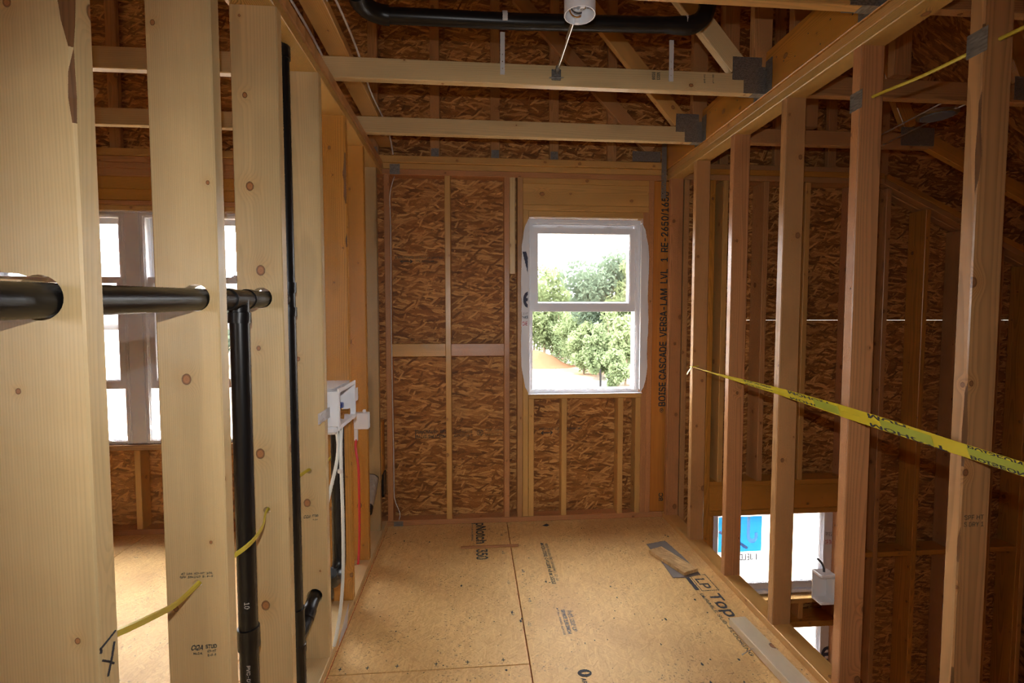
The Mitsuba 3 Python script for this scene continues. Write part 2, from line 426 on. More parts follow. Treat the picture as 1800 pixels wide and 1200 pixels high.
for x in (-.55, -.44, -.32, -.16, -.03, .12):
    put('lettering', list([box((x-.008, x+.008), (1.925, 1.928), (.0003, .0008)), box((x-.0015, x+.0015), (1.917, 1.936), (.0003, .0008))]), 'ink', F1)
put('lettering', letters('STURD-I-FLOOR 48 oc', .028, .52, (-1.62, 3.0, .0003), (.38, -.92, 0), (.92, .38, 0), bold=True), 'ink_grey', 'floor')
put('lettering', letters('TopNotch', .05, .34, (-1.30, 1.72, .0003), (1, .1, 0), (-.1, 1, 0), bold=True), 'ink', F3)

# ------------------------------------------------------------------ sheathing of the outer walls
struct('wall_back', 'outer back wall of studs with strand board sheathing', 'wall')
HALLW, LW1, LW2, SW1, SW2 = (.372, 1.180, .905, 2.122), (-3.06, -2.235, .606, 2.122), (-2.155, -1.33, .606, 2.122), (1.715, 2.665, -.622, .012), (1.715, 2.665, -2.15, -.84)
holes = shapely.union_all([sg.box(a, c, b, d) for a, b, c, d in (HALLW, (LW1[0], LW2[1], LW1[2], LW1[3]), SW1, SW2)])
gable = sg.Polygon([(-4.5, -.35), (-4.5, 2.55), (.4, 5.6), (4.4, 2.45), (4.4, LOW), (1.38, LOW), (1.38, -.35)])
def sheet(x0, x1, z0, z1):
    g = sg.box(x0, z0, x1, z1).intersection(gable)-holes
    return None if g.is_empty else put('sheathing_panel', panel(g, 'y', OS, .011), 'osb', 'wall_back')
H = {}
for x0, x1 in ((-4.5, -2.63), (-2.63, -.17), (-.17, 1.38)):
    for z0, z1 in ((-.35, 1.213), (1.213, 2.432), (2.432, 3.651), (3.651, 4.87), (4.87, 5.7)):
        H[x0, z0] = sheet(x0, x1, z0, z1)
for x0, x1 in ((1.38, 3.27), (3.27, 4.4)):
    for z0, z1 in ((LOW, -1.02), (-1.02, .20), (.20, 1.4205), (1.4212, 2.64), (2.64, 3.86), (3.86, 4.9)):
        H[x0, z0] = sheet(x0, x1, z0, z1)
XD, ZU = (1, 0, 0), (0, 0, 1)
yo = OS-.0006
def stamp(parent, items, mat):
    for it in items: put('lettering', it, mat, parent)
A = H[-2.63, 1.213]
arrow = sg.LineString([(-.50, 1.826), (-.42, 1.826)]).buffer(.003).union(sg.LineString([(-.487, 1.837), (-.50, 1.826), (-.487, 1.815)]).buffer(.003)).union(sg.LineString([(-.433, 1.837), (-.42, 1.826), (-.433, 1.815)]).buffer(.003))
stamp(A, [letters('STRENGTH AXIS', .016, .128, (-.536, yo, 1.846), XD, ZU, bold=True), panel(arrow, 'y', OS-.0006, .0006), letters('SIZED FOR SPACING', .014, .20, (-.40, yo, 1.846), XD, ZU, bold=True), letters('7/16 CATEGORY', .014, .13, (-.40, yo, 1.822), XD, ZU, bold=True)], 'ink')
B = H[-.17, -.35]; C = H[-2.63, -.35]
stamp(C, [letters('RayOMartin APA', .024, .22, (-.405, yo, .622), XD, ZU, bold=True), letters('RATED SHEATHING', .022, .22, (-.405, yo, .588), XD, ZU, bold=True), box((-.412, -.407), (OS-.0006, OS), (.582, .65))], 'ink')
circ = aff.translate(aff.scale(ov, .022, .022), .045, .62)-aff.translate(aff.scale(ov, .018, .018), .045, .62)
stamp(B, [letters('24/16 7/16', .02, .13, (-.14, yo, .622), XD, ZU), letters('EXPOSURE 1', .02, .13, (-.14, yo, .592), XD, ZU), panel(circ, 'y', OS-.0006, .0006), letters('W', .022, .022, (.033, yo, .609), XD, ZU, bold=True), letters('TECO  TESTED', .014, .14, (.08, yo, .63), XD, ZU), letters('PS 2-18', .014, .12, (.08, yo, .60), XD, ZU)], 'ink')
arrow2 = aff.translate(arrow, .985, -1.216)
stamp(B, [letters('STRENGTH AXIS', .014, .10, (.47, yo, .632), XD, ZU, bold=True), panel(arrow2, 'y', OS-.0006, .0006), letters('SIZED FOR SPACING', .014, .20, (.58, yo, .632), XD, ZU, bold=True), letters('SHEATHING SPAN', .012, .16, (.60, yo, .610), XD, ZU)], 'ink')

# ------------------------------------------------------------------ back wall framing
def bstud(x, z0, z1, tone, name='stud', y0=D, depth=W4, label=None):
    return stick('wall_back', name, (x, x+TH), (y0, y0+depth-.0005), (z0, z1), tone, label=label)
stick('wall_back', 'bottom_plate', (-4.4, XR-.002), (D, OS-.0005), (0, TH), RED, label='reddish bottom plate on the floor')
stick('wall_back', 'top_plate', (-4.4, XR-.004), (D, OS-.0005), (2.390, 2.4275), RED)
stick('wall_back', 'top_plate', (-.62, XR-.03), (D, OS-.0005), (2.429, 2.4665), YEL)
stick('wall_back', 'top_plate', (-4.4, -.622), (D, OS-.0005), (2.429, 2.4665), RED)
Z0, Z1 = TH+.0003, 2.3897
bstud(-.5925, Z0, Z1, RED, label='reddish stud at the left corner')
bstud(-.190, Z0, Z1, YEL); bstud(.2115, Z0, Z1, RED)
bstud(.2500, 1.739, Z1, PALE, 'block', label='pale short block hung beside a red stud')
bstud(.3030, Z0, Z1, BRN, 'king_stud'); bstud(.3425, Z0, 2.1705, YEL, 'jack_stud')
bstud(.3820, Z0, .871, YEL, 'cripple_stud'); bstud(.6155, Z0, .871, YEL, 'cripple_stud'); bstud(1.0205, Z0, .871, YEL, 'cripple_stud'); bstud(1.1475, Z0, .871, YEL, 'cripple_stud')
bstud(1.1865, Z0, 2.1705, RED, 'jack_stud'); bstud(1.2240, Z0, Z1, RED, 'king_stud')
stick('wall_back', 'sill', (.382, 1.186), (D, OS-.0005), (.8713, .9020), YEL)
stick('wall_back', 'header_plate', (.342, 1.2235), (D, OS-.0005), (2.354, 2.3895), YEL)
stick('wall_back', 'header', (.342, 1.2235), (D+.003, OS-.0005), (2.2095, 2.3535), YEL, label='wide header board over the hall window')
stick('wall_back', 'header_plate', (.342, 1.2235), (D, OS-.0005), (2.171, 2.209), YEL)
stick('wall_back', 'header_plate', (.3815, 1.186), (D+.004, OS-.0005), (2.130, 2.1705), YEL)
stick('wall_back', 'block', (-.5535, -.191), (D+.010, D+.048), (1.172, 1.261), YEL, label='pale flat block between the studs at a sheet joint')
stick('wall_back', 'block', (-.151, .2105), (D+.010, D+.048), (1.173, 1.260), RED, label='reddish flat block between the studs at a sheet joint')
lv = box((1.2630, 1.3985), (D+.012, OS-.0005), (Z0, Z1), .002)
LV = put('lvl_post', lv, 'lvl_wood', 'wall_back', label='orange laminated post with black lettering')
put('lettering', list([letters('BOISE CASCADE  VERSA-LAM  LVL   1  RE-2650/1650', .050, 1.52, (1.370, D+.0117, .80), ZU, (-1, 0, 0), bold=True), letters('®', .034, .034, (1.362, D+.0117, .757), ZU, (-1, 0, 0)), letters('BC', .03, .06, (1.362, D+.0117, .112), ZU, (-1, 0, 0), bold=True)]), 'ink', LV)
# left room's part of the wall
for x in (-3.81, -3.41):
    bstud(x, Z0, Z1, BRN)
bstud(-1.29, Z0, Z1, BRN, 'king_stud'); bstud(-1.33, Z0, 2.1205, BRN, 'jack_stud'); bstud(-3.10, Z0, 2.1205, BRN, 'jack_stud'); bstud(-3.14, Z0, Z1, BRN, 'king_stud')
bstud(-.98, Z0, Z1, BRN)
for x in (-2.93, -2.61, -2.225, -1.80, -1.42):
    bstud(x, Z0, .5665, YEL if x == -2.225 else BRN, 'cripple_stud')
stick('wall_back', 'sill', (-3.06, -1.332), (D, OS-.0005), (.567, .604), BRN)
stick('wall_back', 'header_plate', (-3.1, -1.292), (D, OS-.0005), (2.340, 2.3895), RED)
stick('wall_back', 'header', (-3.1, -1.292), (D+.003, OS-.0005), (2.262, 2.3395), AMB, label='header of the twin window in the left room')
stick('wall_back', 'header', (-3.1, -1.292), (D+.005, OS-.0005), (2.189, 2.2615), AMB)
stick('wall_back', 'header_plate', (-3.06, -1.332), (D, OS-.0005), (2.158, 2.1885), RED)
stick('wall_back', 'header_plate', (-3.06, -1.332), (D+.002, OS-.0005), (2.124, 2.1575), YEL)
# stairwell part: taller studs, one 5.5 inch deep every foot
SY = OS-W6
def sstud(x, z0, z1, tone=BRN, name='stud'):
    stick('wall_back', name, (x, x+TH), (SY, OS-.0005), (z0, z1), tone)
def rake(x):        # underside of the sloping plates
    return 2.388 if x < 2.93 else 2.388-(x-2.93)*.456
for x, z0, z1, tn in ((1.455, LOW, 2.388, BRN), (1.60, LOW, 2.388, BRN), (1.642, LOW, 2.388, AMB), (1.735, .263, 2.388, YEL), (2.032, .263, 2.388, BRN), (2.340, .263, 2.388, YEL), (2.72, LOW, 2.388, RED), (2.952, LOW, 0, BRN), (3.262, LOW, 0, AMB), (3.570, LOW, 0, BRN), (3.862, LOW, 0, BRN), (4.125, LOW, 0, AMB), (4.165, LOW, 0, YEL)):
    if z1 == 0: z1 = rake(x+TH)-.001
    sstud(x, z0, z1, tn)
sstud(1.680, LOW, .0115, AMB, 'jack_stud'); sstud(2.668, LOW, .0115, RED, 'jack_stud')
stick('wall_back', 'header_plate', (1.6815, 2.718), (SY, OS-.0005), (.226, .2625), AMB)
stick('wall_back', 'header', (1.6815, 2.718), (SY+.004, OS-.0005), (.0505, .2255), AMB, label='header over the stair window')
stick('wall_back', 'header_plate', (1.6815, 2.718), (SY, OS-.0005), (.0125, .050), AMB)
stick('wall_back', 'sill', (1.720, 2.666), (SY, OS-.0005), (-.666, -.628), YEL)
for x in (1.72, 2.395):
    stick('wall_back', 'cripple_stud', (x, x+TH), (SY+.02, OS-.0005), (-.7955, -.6665), YEL)
stick('wall_back', 'header_plate', (1.720, 2.666), (SY-.01, OS-.0005), (-.842, -.7965), AMB)
for a, b in ((2.762, 2.951), (2.992, 3.261), (3.302, 3.569), (3.610, 3.861), (3.902, 4.124)):
    stick('wall_back', 'block', (a, b), (SY, OS-.0005), (-.341, -.303), AMB)
stick('wall_back', 'top_plate', (1.446, 2.93), (SY, OS-.0005), (2.390, 2.4275), BRN)
stick('wall_back', 'top_plate', (1.446, 2.93), (SY, OS-.0005), (2.429, 2.4665), AMB)
sl = np.array([1, 0, -.456])/math.hypot(1, .456); nu = np.array([.456, 0, 1])/math.hypot(1, .456)
for k, tn in ((.5, BRN), (1.55, AMB)):
    a = np.array([2.93, (SY+OS)/2, 2.390])+nu*TH*k
    board('wall_back', 'sloping_plate', a, a+sl*1.5, W6-.001, TH, (0, 1, 0), tn)

# ------------------------------------------------------------------ the other enclosing walls, the roof deck
struct('wall_left', 'open stud partition with pipes on the left side of the hall', 'wall')
struct('wall_right', 'open stud partition along the stairwell', 'wall')
struct('wall_rear', 'strand board wall behind the camera', 'wall')
struct('wall_west', 'strand board outer wall of the left room', 'wall')
struct('wall_east', 'strand board outer wall of the stairwell', 'wall')
struct('ceiling', 'strand board roof deck above the trusses', 'ceiling')
REARWIN = [(-3.3, -2.6, 1.0, 2.0)]     # (x0, x1, z0, z1): window behind the camera, in the left room
rear = sg.Polygon([(-4.5, -.35), (-4.5, 2.55), (.4, 5.6), (4.4, 2.45), (4.4, LOW), (1.38, LOW), (1.38, -.35)])-shapely.union_all([sg.box(a, c, b, d) for a, b, c, d in REARWIN])
put('sheathing_panel', panel(rear, 'y', -2.64, .011), 'osb', 'wall_rear')
put('sheathing_panel', panel(sg.box(-2.63, -.35, OS, 2.56), 'x', -4.45, .02), 'osb', 'wall_west')
put('sheathing_panel', box((4.33, 4.4), (-2.63, OS), (LOW, 2.5)), 'osb', 'wall_east')
def deck(x0, z0, x1, z1):
    v = [(x0, -2.7, z0), (x1, -2.7, z1), (x1, OS+.05, z1), (x0, OS+.05, z0)]
    v += [(a, b, c+.02) for a, b, c in v]
    return trimesh.convex.convex_hull(np.array(v))
put('roof_panel', deck(-4.7, 2.43, .4, 5.6), 'osb', 'ceiling')
put('roof_panel', deck(.4, 5.6, 4.6, 2.29), 'osb', 'ceiling')
struct('floor_lower', 'floor of the storey below the stairwell', 'floor')
put('slab', box((1.38, 4.4), (-2.64, OS), (LOW-.1, LOW)), 'subfloor', 'floor_lower')
struct('wall_stairwell', 'rim boards under the edge of the upper floor', 'wall')
stick('wall_stairwell', 'rim_board', (1.405, 1.444), (-2.6, SY-.002), (-.30, -.0185), AMB)
put('sheathing_panel', box((1.39, 1.403), (-2.6, OS-.001), (LOW, -.224)), 'osb', 'wall_stairwell')

# ------------------------------------------------------------------ left partition
def cyl_y(x, z, r, y0, y1):
    return tube([(x, y0, z), (x, y1, z)], r, 24)
def lstud(y, tone, x=None, w=W6, cut=None, z1=2.3897, label=None):
    x = XL if x is None else x
    return stick('wall_left', 'stud', (x-w, x), (y, y+TH), (TH+.0003, z1), tone, cut, label=label)
PX = lambda y: -.600-(y-.71)*.072 if y < 1.56 else -.661      # the horizontal drain's axis
PZ = lambda y: 1.4640+(y-.71)*.040
def bite(y, rr=.031):
    return tube([(PX(y)-.002, y-.01, PZ(y)+.004), (PX(y+.04)-.002, y+TH+.01, PZ(y)+.004)], rr, 28)
# the first stud: bark along its near edge, a split above the pipe, a handwritten mark
def waney(name, parent, x0, x1, y0, y1, z0, z1, tone, wane, corner, cut=None, n=70, label=None):
    """a stud whose corner ('near right', 'near left', 'far right') is eaten by bark: wane(z) = (along x, along y)"""
    zs = np.linspace(z0, z1, n); V, F = [], []
    c = .003
    for z in zs:
        ax, ay = wane(z); ax, ay = max(ax, c), max(ay, c)
        co = {k: (c, c) for k in ('nl', 'nr', 'fr', 'fl')}; co[corner] = (ax, ay)
        V += [(x0+co['nl'][0], y0, z), (x1-co['nr'][0], y0, z), (x1, y0+co['nr'][1], z), (x1, y1-co['fr'][1], z), (x1-co['fr'][0], y1, z), (x0+co['fl'][0], y1, z), (x0, y1-co['fl'][1], z), (x0, y0+co['nl'][1], z)]
    for i in range(n-1):
        for j in range(8):
            k = (j+1) % 8
            F += [[8*i+j, 8*i+k, 8*i+8+k], [8*i+j, 8*i+8+k, 8*i+8+j]]
    for j in range(1, 7):
        F += [[0, j+1, j], [8*(n-1), 8*(n-1)+j, 8*(n-1)+j+1]]
    m = trimesh.Trimesh(V, F, process=False)
    if m.volume < 0: m.invert()
    if cut:
        q = man(m)
        for k in cut: q = q-man(k)
        m = unman(q)
    def bark(p, nn):
        if abs(nn[2]) > .8: return False
        ax, ay = wane(p[2])
        if max(ax, ay) < .0045: return False
        s = {'nr': (1, -1), 'nl': (-1, -1), 'fr': (1, 1)}[corner]
        return nn[0]*s[0] > .2 and nn[1]*s[1] > .2
    g, uv = lumber_uv(m, np.array([0, 0, 1.]), np.array([1., 0, 0]), np.array([0, 1., 0]), np.array([x0, y0, z0]), tone, bark)
    return put(name, g, 'lumber', parent, uv=uv, label=label)
def w1(z):
    b = math.exp(-((z-1.87)/.045)**2)*.017+math.exp(-((z-1.75)/.05)**2)*.008
    return b, b*.6
slot = sg.Polygon([(-.80, 1.500), (-.80, 1.515), (-.63, 1.502), (-.60, 1.492)])
slit = panel(slot, 'y', .70, .08)
S1 = waney('stud', 'wall_left', -.692, -.545, .715, .753, TH+.0003, 2.3897, PALE, w1, 'nr', cut=[bite(.71, .032), slit], label='pale stud nearest the camera with bark on its edge and a marker stroke')
mk = [((.717, .957), (.746, .965)), ((.717, .957), (.7172, .950)), ((.743, .950), (.728, .907)), ((.719, .938), (.740, .918))]
put('marker_stroke', list([tube([(-.5448, *a), (-.5448, (a[0]+b[0])/2+.001, (a[1]+b[1])/2), (-.5448, *b)], .0016, 6) for a, b in mk]), 'ink', S1)
S2 = lstud(1.147, PALE, x=-.583, cut=[bite(1.147), cyl_y(-.652, .811, .011, 1.13, 1.2)], label='pale stud with a grading stamp, second from the camera')
S3 = lstud(1.556, PALE, cut=[bite(1.556, .032), cyl_y(-.664, .822, .011, 1.5, 1.7)])
S4 = lstud(1.948, PALE, cut=[cyl_y(-.664, .822, .011, 1.9, 2.1), cyl_y(-.652, .301, .031, 1.9, 2.1)])
def w5(z):
    q = .016*math.exp(-((z-2.10)/.12)**4)*(.75+.25*math.sin(z*60))+.008*math.exp(-((z-1.80)/.03)**2)
    return q, q*.35
S5 = waney('stud', 'wall_left', -.600-W6, -.600, 2.347, 2.385, TH+.0003, 2.3897, AMB, w5, 'nr', cut=[cyl_y(-.664, .81, .011, 2.3, 2.5)], label='orange stud with a dark stain behind the outlet box')
S6 = lstud(2.742, AMB, x=-.606, label='orange stud carrying the small electrical box')
S7 = lstud(3.123, GRY, x=-.612)
for y in (.33, -.08):
    lstud(y, PALE, x=-.56)
put('lettering', list([letters('CQA', .012, .028, (-.672, 1.1466, .652), XD, ZU, bold=True, slant=.3), letters('STUD', .009, .026, (-.638, 1.1466, .655), XD, ZU, bold=True), letters('KD-HT', .006, .02, (-.634, 1.1466, .645), XD, ZU), letters('S-P-F', .006, .02, (-.634, 1.1466, .635), XD, ZU), letters('NLGA', .005, .02, (-.666, 1.1466, .641), XD, ZU), letters('#2 104  KD-HT 104', .005, .07, (-.687, 1.1466, .836), XD, ZU), letters('SPF 38x140  S-P-F', .005, .075, (-.690, 1.1466, .828), XD, ZU)]), 'ink', S2)
put('lettering', list([letters('CQA', .012, .028, (-.690, 1.9476, .628), XD, ZU, bold=True, slant=.3), letters('STUD', .009, .024, (-.655, 1.9476, .633), XD, ZU, bold=True), letters('S-P-F', .006, .02, (-.652, 1.9476, .618), XD, ZU)]), 'ink', S4)
stick('wall_left', 'bottom_plate', (XL-W6, XL), (-.5, D-.001), (.0003, TH), PALE)
stick('wall_left', 'top_plate', (XL-W6-.006, XL-.004), (-.5, D-.001), (2.390, 2.4275), SYP, label='heavily grained top plate over the left studs')
waney('top_plate', 'wall_left', XL-W6, XL+.004, -.5, D-.001, 2.429, 2.4665, BRN, lambda z: (.003, .003), 'nr', n=3)
stick('wall_left', 'block', (XL-.12, XL-.01), (3.165, 3.262), (.36, .75), AMB)

# ------------------------------------------------------------------ right partition
def rstud(y, tone, label=None, **k):
    return stick('wall_right', 'stud', (XR, XR+W4), (y, y+TH), (TH+.0003, 2.3897), tone, label=label, **k)
R5 = rstud(2.832, BRN); R4 = rstud(2.414, RED); R3 = rstud(1.998, BRN, label='tan stud with large knots, third from the camera')
R2 = rstud(1.603, RED, label='reddish stud with a nail plate, second from the camera')
def wr(z):
    q = .5+.5*math.sin(z*7.3)+.5*math.sin(z*17.1+1)+.25*math.sin(z*41)
    return .003+.007*max(q-.45, 0), .003+.003*max(q-.45, 0)
R1 = waney('stud', 'wall_right', XR, XR+W4, 1.196, 1.234, TH+.0003, 2.3897, BRN, wr, 'nl', label='bark-edged brown stud at the right, nearest the camera')
rstud(3.205, RED); rstud(.79, BRN); rstud(.39, YEL)
put('lettering', list([letters('SPF HT', .013, .06, (XR+.012, 1.1956, .875), XD, ZU), letters('S DRY 1', .013, .06, (XR+.012, 1.1956, .855), XD, ZU)]), 'ink_soft', R1)
stick('wall_right', 'bottom_plate', (XR, XR+W4), (-2.0, D-.003), (.0003, TH), YEL)
stick('wall_right', 'top_plate', (XR-.002, XR+W4), (-2.0, D-.003), (2.390, 2.4275), SYP)
stick('wall_right', 'top_plate', (XR, XR+W4), (-2.0, D-.003), (2.4285, 2.4665), YEL)
for st, y, z in ((R1, 1.196, 2.177), (R2, 1.603, 2.204)):
    p = [box((XR-.0018, XR-.0003), (y-.012, y+TH+.004), (z-.032, z+.032), .0004)]
    p += [tube([(XR-.0026, y+a, z+b), (XR-.0014, y+a, z+b)], .0035, 8) for a in (.004, .034) for b in (-.024, .024)]
    put('nail_plate', cat_(p), 'galvanized', st, label='steel plate guarding the cable')

# ------------------------------------------------------------------ beam, trusses
bm = thing('beam', 'long brown beam lying on the plates of the right partition, trusses hung from it', 'beam', kind='thing')
stick(bm, 'ply', (XR-.009, XR+.034), (-2.4, D-.003), (2.4672, 2.655), AMB)
stick(bm, 'ply', (XR+.0345, XR+.078), (-2.4, D-.003), (2.4672, 2.655), AMB)
nl = [trimesh.creation.icosphere(1, .0032) for _ in range(34)]
for i, q in enumerate(nl):
    q.apply_scale([.4, 1, 1]); q.apply_translation((XR-.009, .95+2.2*i/34+.05*RNG.random(), 2.49+.13*RNG.random()))
put('nail_head', cat_(nl), 'ink', bm, label='scattered nail heads')
labels[[k for k in scene if k.startswith('beam__nail_head')][0]]['kind'] = 'stuff'

def web(parent, a, b, w, tone, y, t=TH):
    board(parent, 'web', (a[0], y+t/2, a[1]), (b[0], y+t/2, b[1]), w, t, (0, 0, 1) if abs(a[0]-b[0]) > abs(a[1]-b[1]) else (1, 0, 0), tone)
def gusset(parent, x0, x1, z0, z1, y, name='gusset_plate', dots=True):
    p = [box((x0, x1), (y-.0016, y-.0002), (z0, z1), .0003)]
    nx, nz = max(2, int((x1-x0)/.016)), max(2, int((z1-z0)/.013))
    if dots:
        for i in range(nx):
            for j in range(nz):
                x, z = x0+(i+.5)*(x1-x0)/nx, z0+(j+.5)*(z1-z0)/nz
                p.append(box((x-.0016, x+.0016), (y-.0024, y-.0015), (z-.0035, z+.0035)))
    put(name, cat_(p), 'galvanized', parent)
def hanger(parent, y, zb):
    x = XR-.0095
    p = [box((x-.105, x-.002), (y-.0022, y-.0008), (zb-.004, zb+.115)), box((x-.105, x-.002), (y+TH+.0008, y+TH+.0022), (zb-.004, zb+.115)), box((x-.06, x-.002), (y-.002, y+TH+.002), (zb-.004, zb-.0016)),
         box((x-.0018, x-.0004), (y-.05, y-.0008), (zb-.004, zb+.140)), box((x-.0018, x-.0004), (y+TH+.0008, y+TH+.05), (zb-.004, zb+.140))]
    for z in (.02, .05, .085, .11):
        p += [tube([(x-.035, y-.0038, zb+z), (x-.035, y-.0018, zb+z)], .004, 8), tube([(x-.0034, y-.028, zb+z), (x-.0014, y-.028, zb+z)], .004, 8)]
    put('hanger', cat_(p), 'galvanized', parent, label='steel hanger on the beam')
TR = []
for y, nm, tone, lab in ((2.142, 'second', PALE, 'truss carrying the round ceiling box bracket, spanning left of the beam'), (2.752, 'far', PALE, 'wavy edged truss nearest the back wall, left of the beam'), (1.522, 'near', YEL, 'truss nearest the camera at the top edge of the picture, left of the beam')):
    t = thing('roof_truss', lab, 'truss'); TR.append(t)
    if nm == 'far':
        fx = lambda x: .5+.5*math.sin(x*9)
        board(t, 'bottom_chord', (-4.3, y+TH/2, TOP+.0445), (XR-.012, y+TH/2, TOP+.0445), W4, TH, (0, 0, 1), tone)
    else:
        board(t, 'bottom_chord', (-4.3, y+TH/2, TOP+.0445), (XR-.012, y+TH/2, TOP+.0445), W4, TH, (0, 0, 1), tone)
    gusset(t, 1.185, 1.325, TOP+.058, TOP+.162, y, dots=nm != 'near')
    hanger(t, y, TOP+.004)
    top = TOP+W4+.003
    web(t, (1.215, top+.03), (.28, top+1.10), W4, PALE if nm == 'second' else YEL, y)
    web(t, (1.330, top+.01), (1.330, 4.25), W4, BRN, y)
    if nm != 'near':
        web(t, (-2.02, 2.620), (-3.20, 3.32), W4, BRN, y)
        web(t, (-1.10, 2.60), (-2.0, 3.42), W4, BRN, y)
    gusset(t, .1, .36, 3.60, 3.74, y, dots=False)
put('lettering', list([letters('SS23', .014, .034, (.830, 2.1416, 2.545), (0, 0, -1), XD, bold=True), letters('EG58', .014, .034, (.808, 2.1416, 2.545), (0, 0, -1), XD, bold=True), letters('KD-HT', .007, .04, (1.09, 2.1416, 2.545), (0, 0, -1), XD), letters('2x4 SPF', .007, .04, (1.05, 2.1416, 2.545), (0, 0, -1), XD)]), 'ink', TR[0])
# trusses of the stairwell's roof, outside the beam
for y, lab in ((2.142, 'dim truss beyond the beam with the recessed light in front'), (2.752, 'dim truss beyond the beam whose chord bends down to the right'), (1.522, 'dim truss beyond the beam at the top right corner')):
    t = thing('roof_truss', lab, 'truss')
    x0, xb = XR+.080, 2.82
    board(t, 'bottom_chord', (x0, y+TH/2, TOP+.0495), (xb, y+TH/2, TOP+.0495), W4, TH, (0, 0, 1), BRN)
    c = np.array([xb-.02, y+TH/2+.001, TOP+.0475])
    board(t, 'sloping_chord', c, c+np.array([1.45, 0, -.661]), W4, TH, (0, 0, 1), AMB)
    gusset(t, 2.60, 2.82, TOP+.02, TOP+.13, y)
    web(t, (2.45, 3.07), (2.67, 2.60), W4, AMB, y)
    web(t, (1.52, TOP+.12), (1.52, 4.0), W4, BRN, y); web(t, (1.62, 2.64), (2.30, 3.45), W4, BRN, y); web(t, (2.02, 2.58), (2.02, 3.6), W4, BRN, y)
    gusset(t, 1.96, 2.09, 2.83, 2.96, y, dots=False)
# gable truss over the back wall
gt = thing('gable_truss', 'gable end truss with upright members standing on the back wall', 'truss')
stick(gt, 'bottom_chord', (-4.3, 1.33), (D-.012, OS-.03), (TOP+.0005, TOP+.046), YEL)
stick(gt, 'bottom_chord', (1.45, 2.75), (D-.012, OS-.03), (TOP+.0005, TOP+.046), BRN)
for k in range(-9, 8):
    x = .153+k*.4064
    if -4.2 < x < 3.6 and abs(x-1.37) > .08:
        h = 2.50+(x+4.5)*.60 if x < .4 else 5.5-(x-.4)*.80
        zb = TOP+.0465 if x < 2.75 else TOP+.06-(x-2.75)*.45
        stick(gt, 'upright', (x-.0318, x+.0318), (OS-.058, OS-.022), (zb, h), BRN)
        if -1 < x < .8: gusset(gt, x-.026, x+.026, TOP+.047, TOP+.112, OS-.0585)
board(gt, 'web', (1.24, OS-.075, 2.60), (.30, OS-.075, 3.58), W4, .03, (1, 0, 0), BRN)
gusset(gt, .66, .86, 3.0, 3.12, OS-.092, dots=False); gusset(gt, 1.10, 1.30, TOP+.05, TOP+.12, OS-.092)
a = np.array([2.75, OS-.05, TOP+.045]); board(gt, 'sloping_chord', a, a+sl*1.6, W4, .045, (0, 0, 1), BRN)
br = thing('lateral_brace', 'yellowish flat brace lying across the trusses beside the left plate', 'lumber')
bk = board(br, 'brace_board', (-.568, .4, TOP+W4+.0205), (-.568, D-.02, TOP+W4+.0205), W4, TH, (1, 0, 0), YEL)
scene['lateral_brace'] = scene.pop(bk)
st = thing('strap', 'long perforated steel strap tying the beam end down to the orange post', 'strap')
p = panel(sg.box(1.304, 2.265, 1.338, 2.66)-shapely.union_all([sg.Point(1.313+.016*(i % 2), 2.30+.022*i).buffer(.0036) for i in range(8)]), 'y', D-.0175, .0015)
scene[st] = mikit.ply(p, 'galvanized')
for nm, x, z, wx, wz, lab in (('tie_plate', -.517, 2.425, .066, .068, 'steel tie plate across the top plates at the left corner'), ('tie_plate', -.52, .014, .064, .038, 'small steel plate on the bottom plate at the left corner')):
    k = number(nm)
    p = [box((x-wx/2, x+wx/2), (D-.0022, D-.0006), (z-wz/2, z+wz/2), .0004)]
    p += [tube([(x+a, D-.0034, z+b), (x+a, D-.0018, z+b)], .003, 8) for a in (-wx*.36, wx*.36) for b in (-wz*.3, 0, wz*.3)]
    scene[k] = mikit.ply(cat_(p), 'galvanized'); tag(k, lab, 'plate')

# ------------------------------------------------------------------ windows
def window(n, hole, yf, lift, label, split=.5, latches=True, fixed=False):
    x0, x1, z0, z1 = hole; k = struct(f'window_{n}', label, 'window')
    g = .006; x0, x1, z0, z1 = x0+g, x1-g, z0+.003, z1-.004
    f = .033
    ft, st_ = (.010, .008) if fixed else (f, .040)
    put('frame', cat_([ring((x0, x1), (z0, z1), (yf, yf+.085), f, f, .028, ft), ring((x0+.012, x1-.012), (z0+.01, z1-.012), (yf-.006, yf+.001), .014, .014, .012, .004 if fixed else .014)]), 'vinyl', k)
    if fixed: split, latches = .995, False
    sx0, sx1, h = x0+f-.004, x1-f+.004, (z1-z0-2*f+.02)*split
    lo = z0+.028+lift
    s = put('sash' if fixed else 'lower_sash', cat_([ring((sx0, sx1), (lo, lo+h), (yf+.012, yf+.042), .040, .040, .056, st_), ring((sx0+.034, sx1-.034), (lo+.050, lo+h-st_+.006), (yf+.017, yf+.037), .010, .010, .010, .003)]), 'vinyl', k)
    put('pane', box((sx0+.036, sx1-.036), (yf+.0265, yf+.0270), (lo+.052, lo+h-st_+.004)), 'glass', s)
    if latches:
        for q in (.27, .73):
            xx = sx0+(sx1-sx0)*q
            put('latch', cat_([box((xx-.026, xx+.026), (yf+.012, yf+.040), (lo+h, lo+h+.007), .002), box((xx-.014, xx+.016), (yf+.010, yf+.036), (lo+h+.006, lo+h+.014), .003)]), 'vinyl', s)
    if fixed: return k
    up = z1-f-h+.004
    s = put('upper_sash', cat_([ring((sx0+.008, sx1-.008), (up, up+h), (yf+.047, yf+.075), .034, .034, .040, .034), ring((sx0+.036, sx1-.036), (up+.035, up+h-.030), (yf+.051, yf+.071), .009, .009, .009, .009)]), 'vinyl', k)
    put('pane', box((sx0+.036, sx1-.036), (yf+.0605, yf+.0610), (up+.036, up+h-.032)), 'glass', s)
    return k
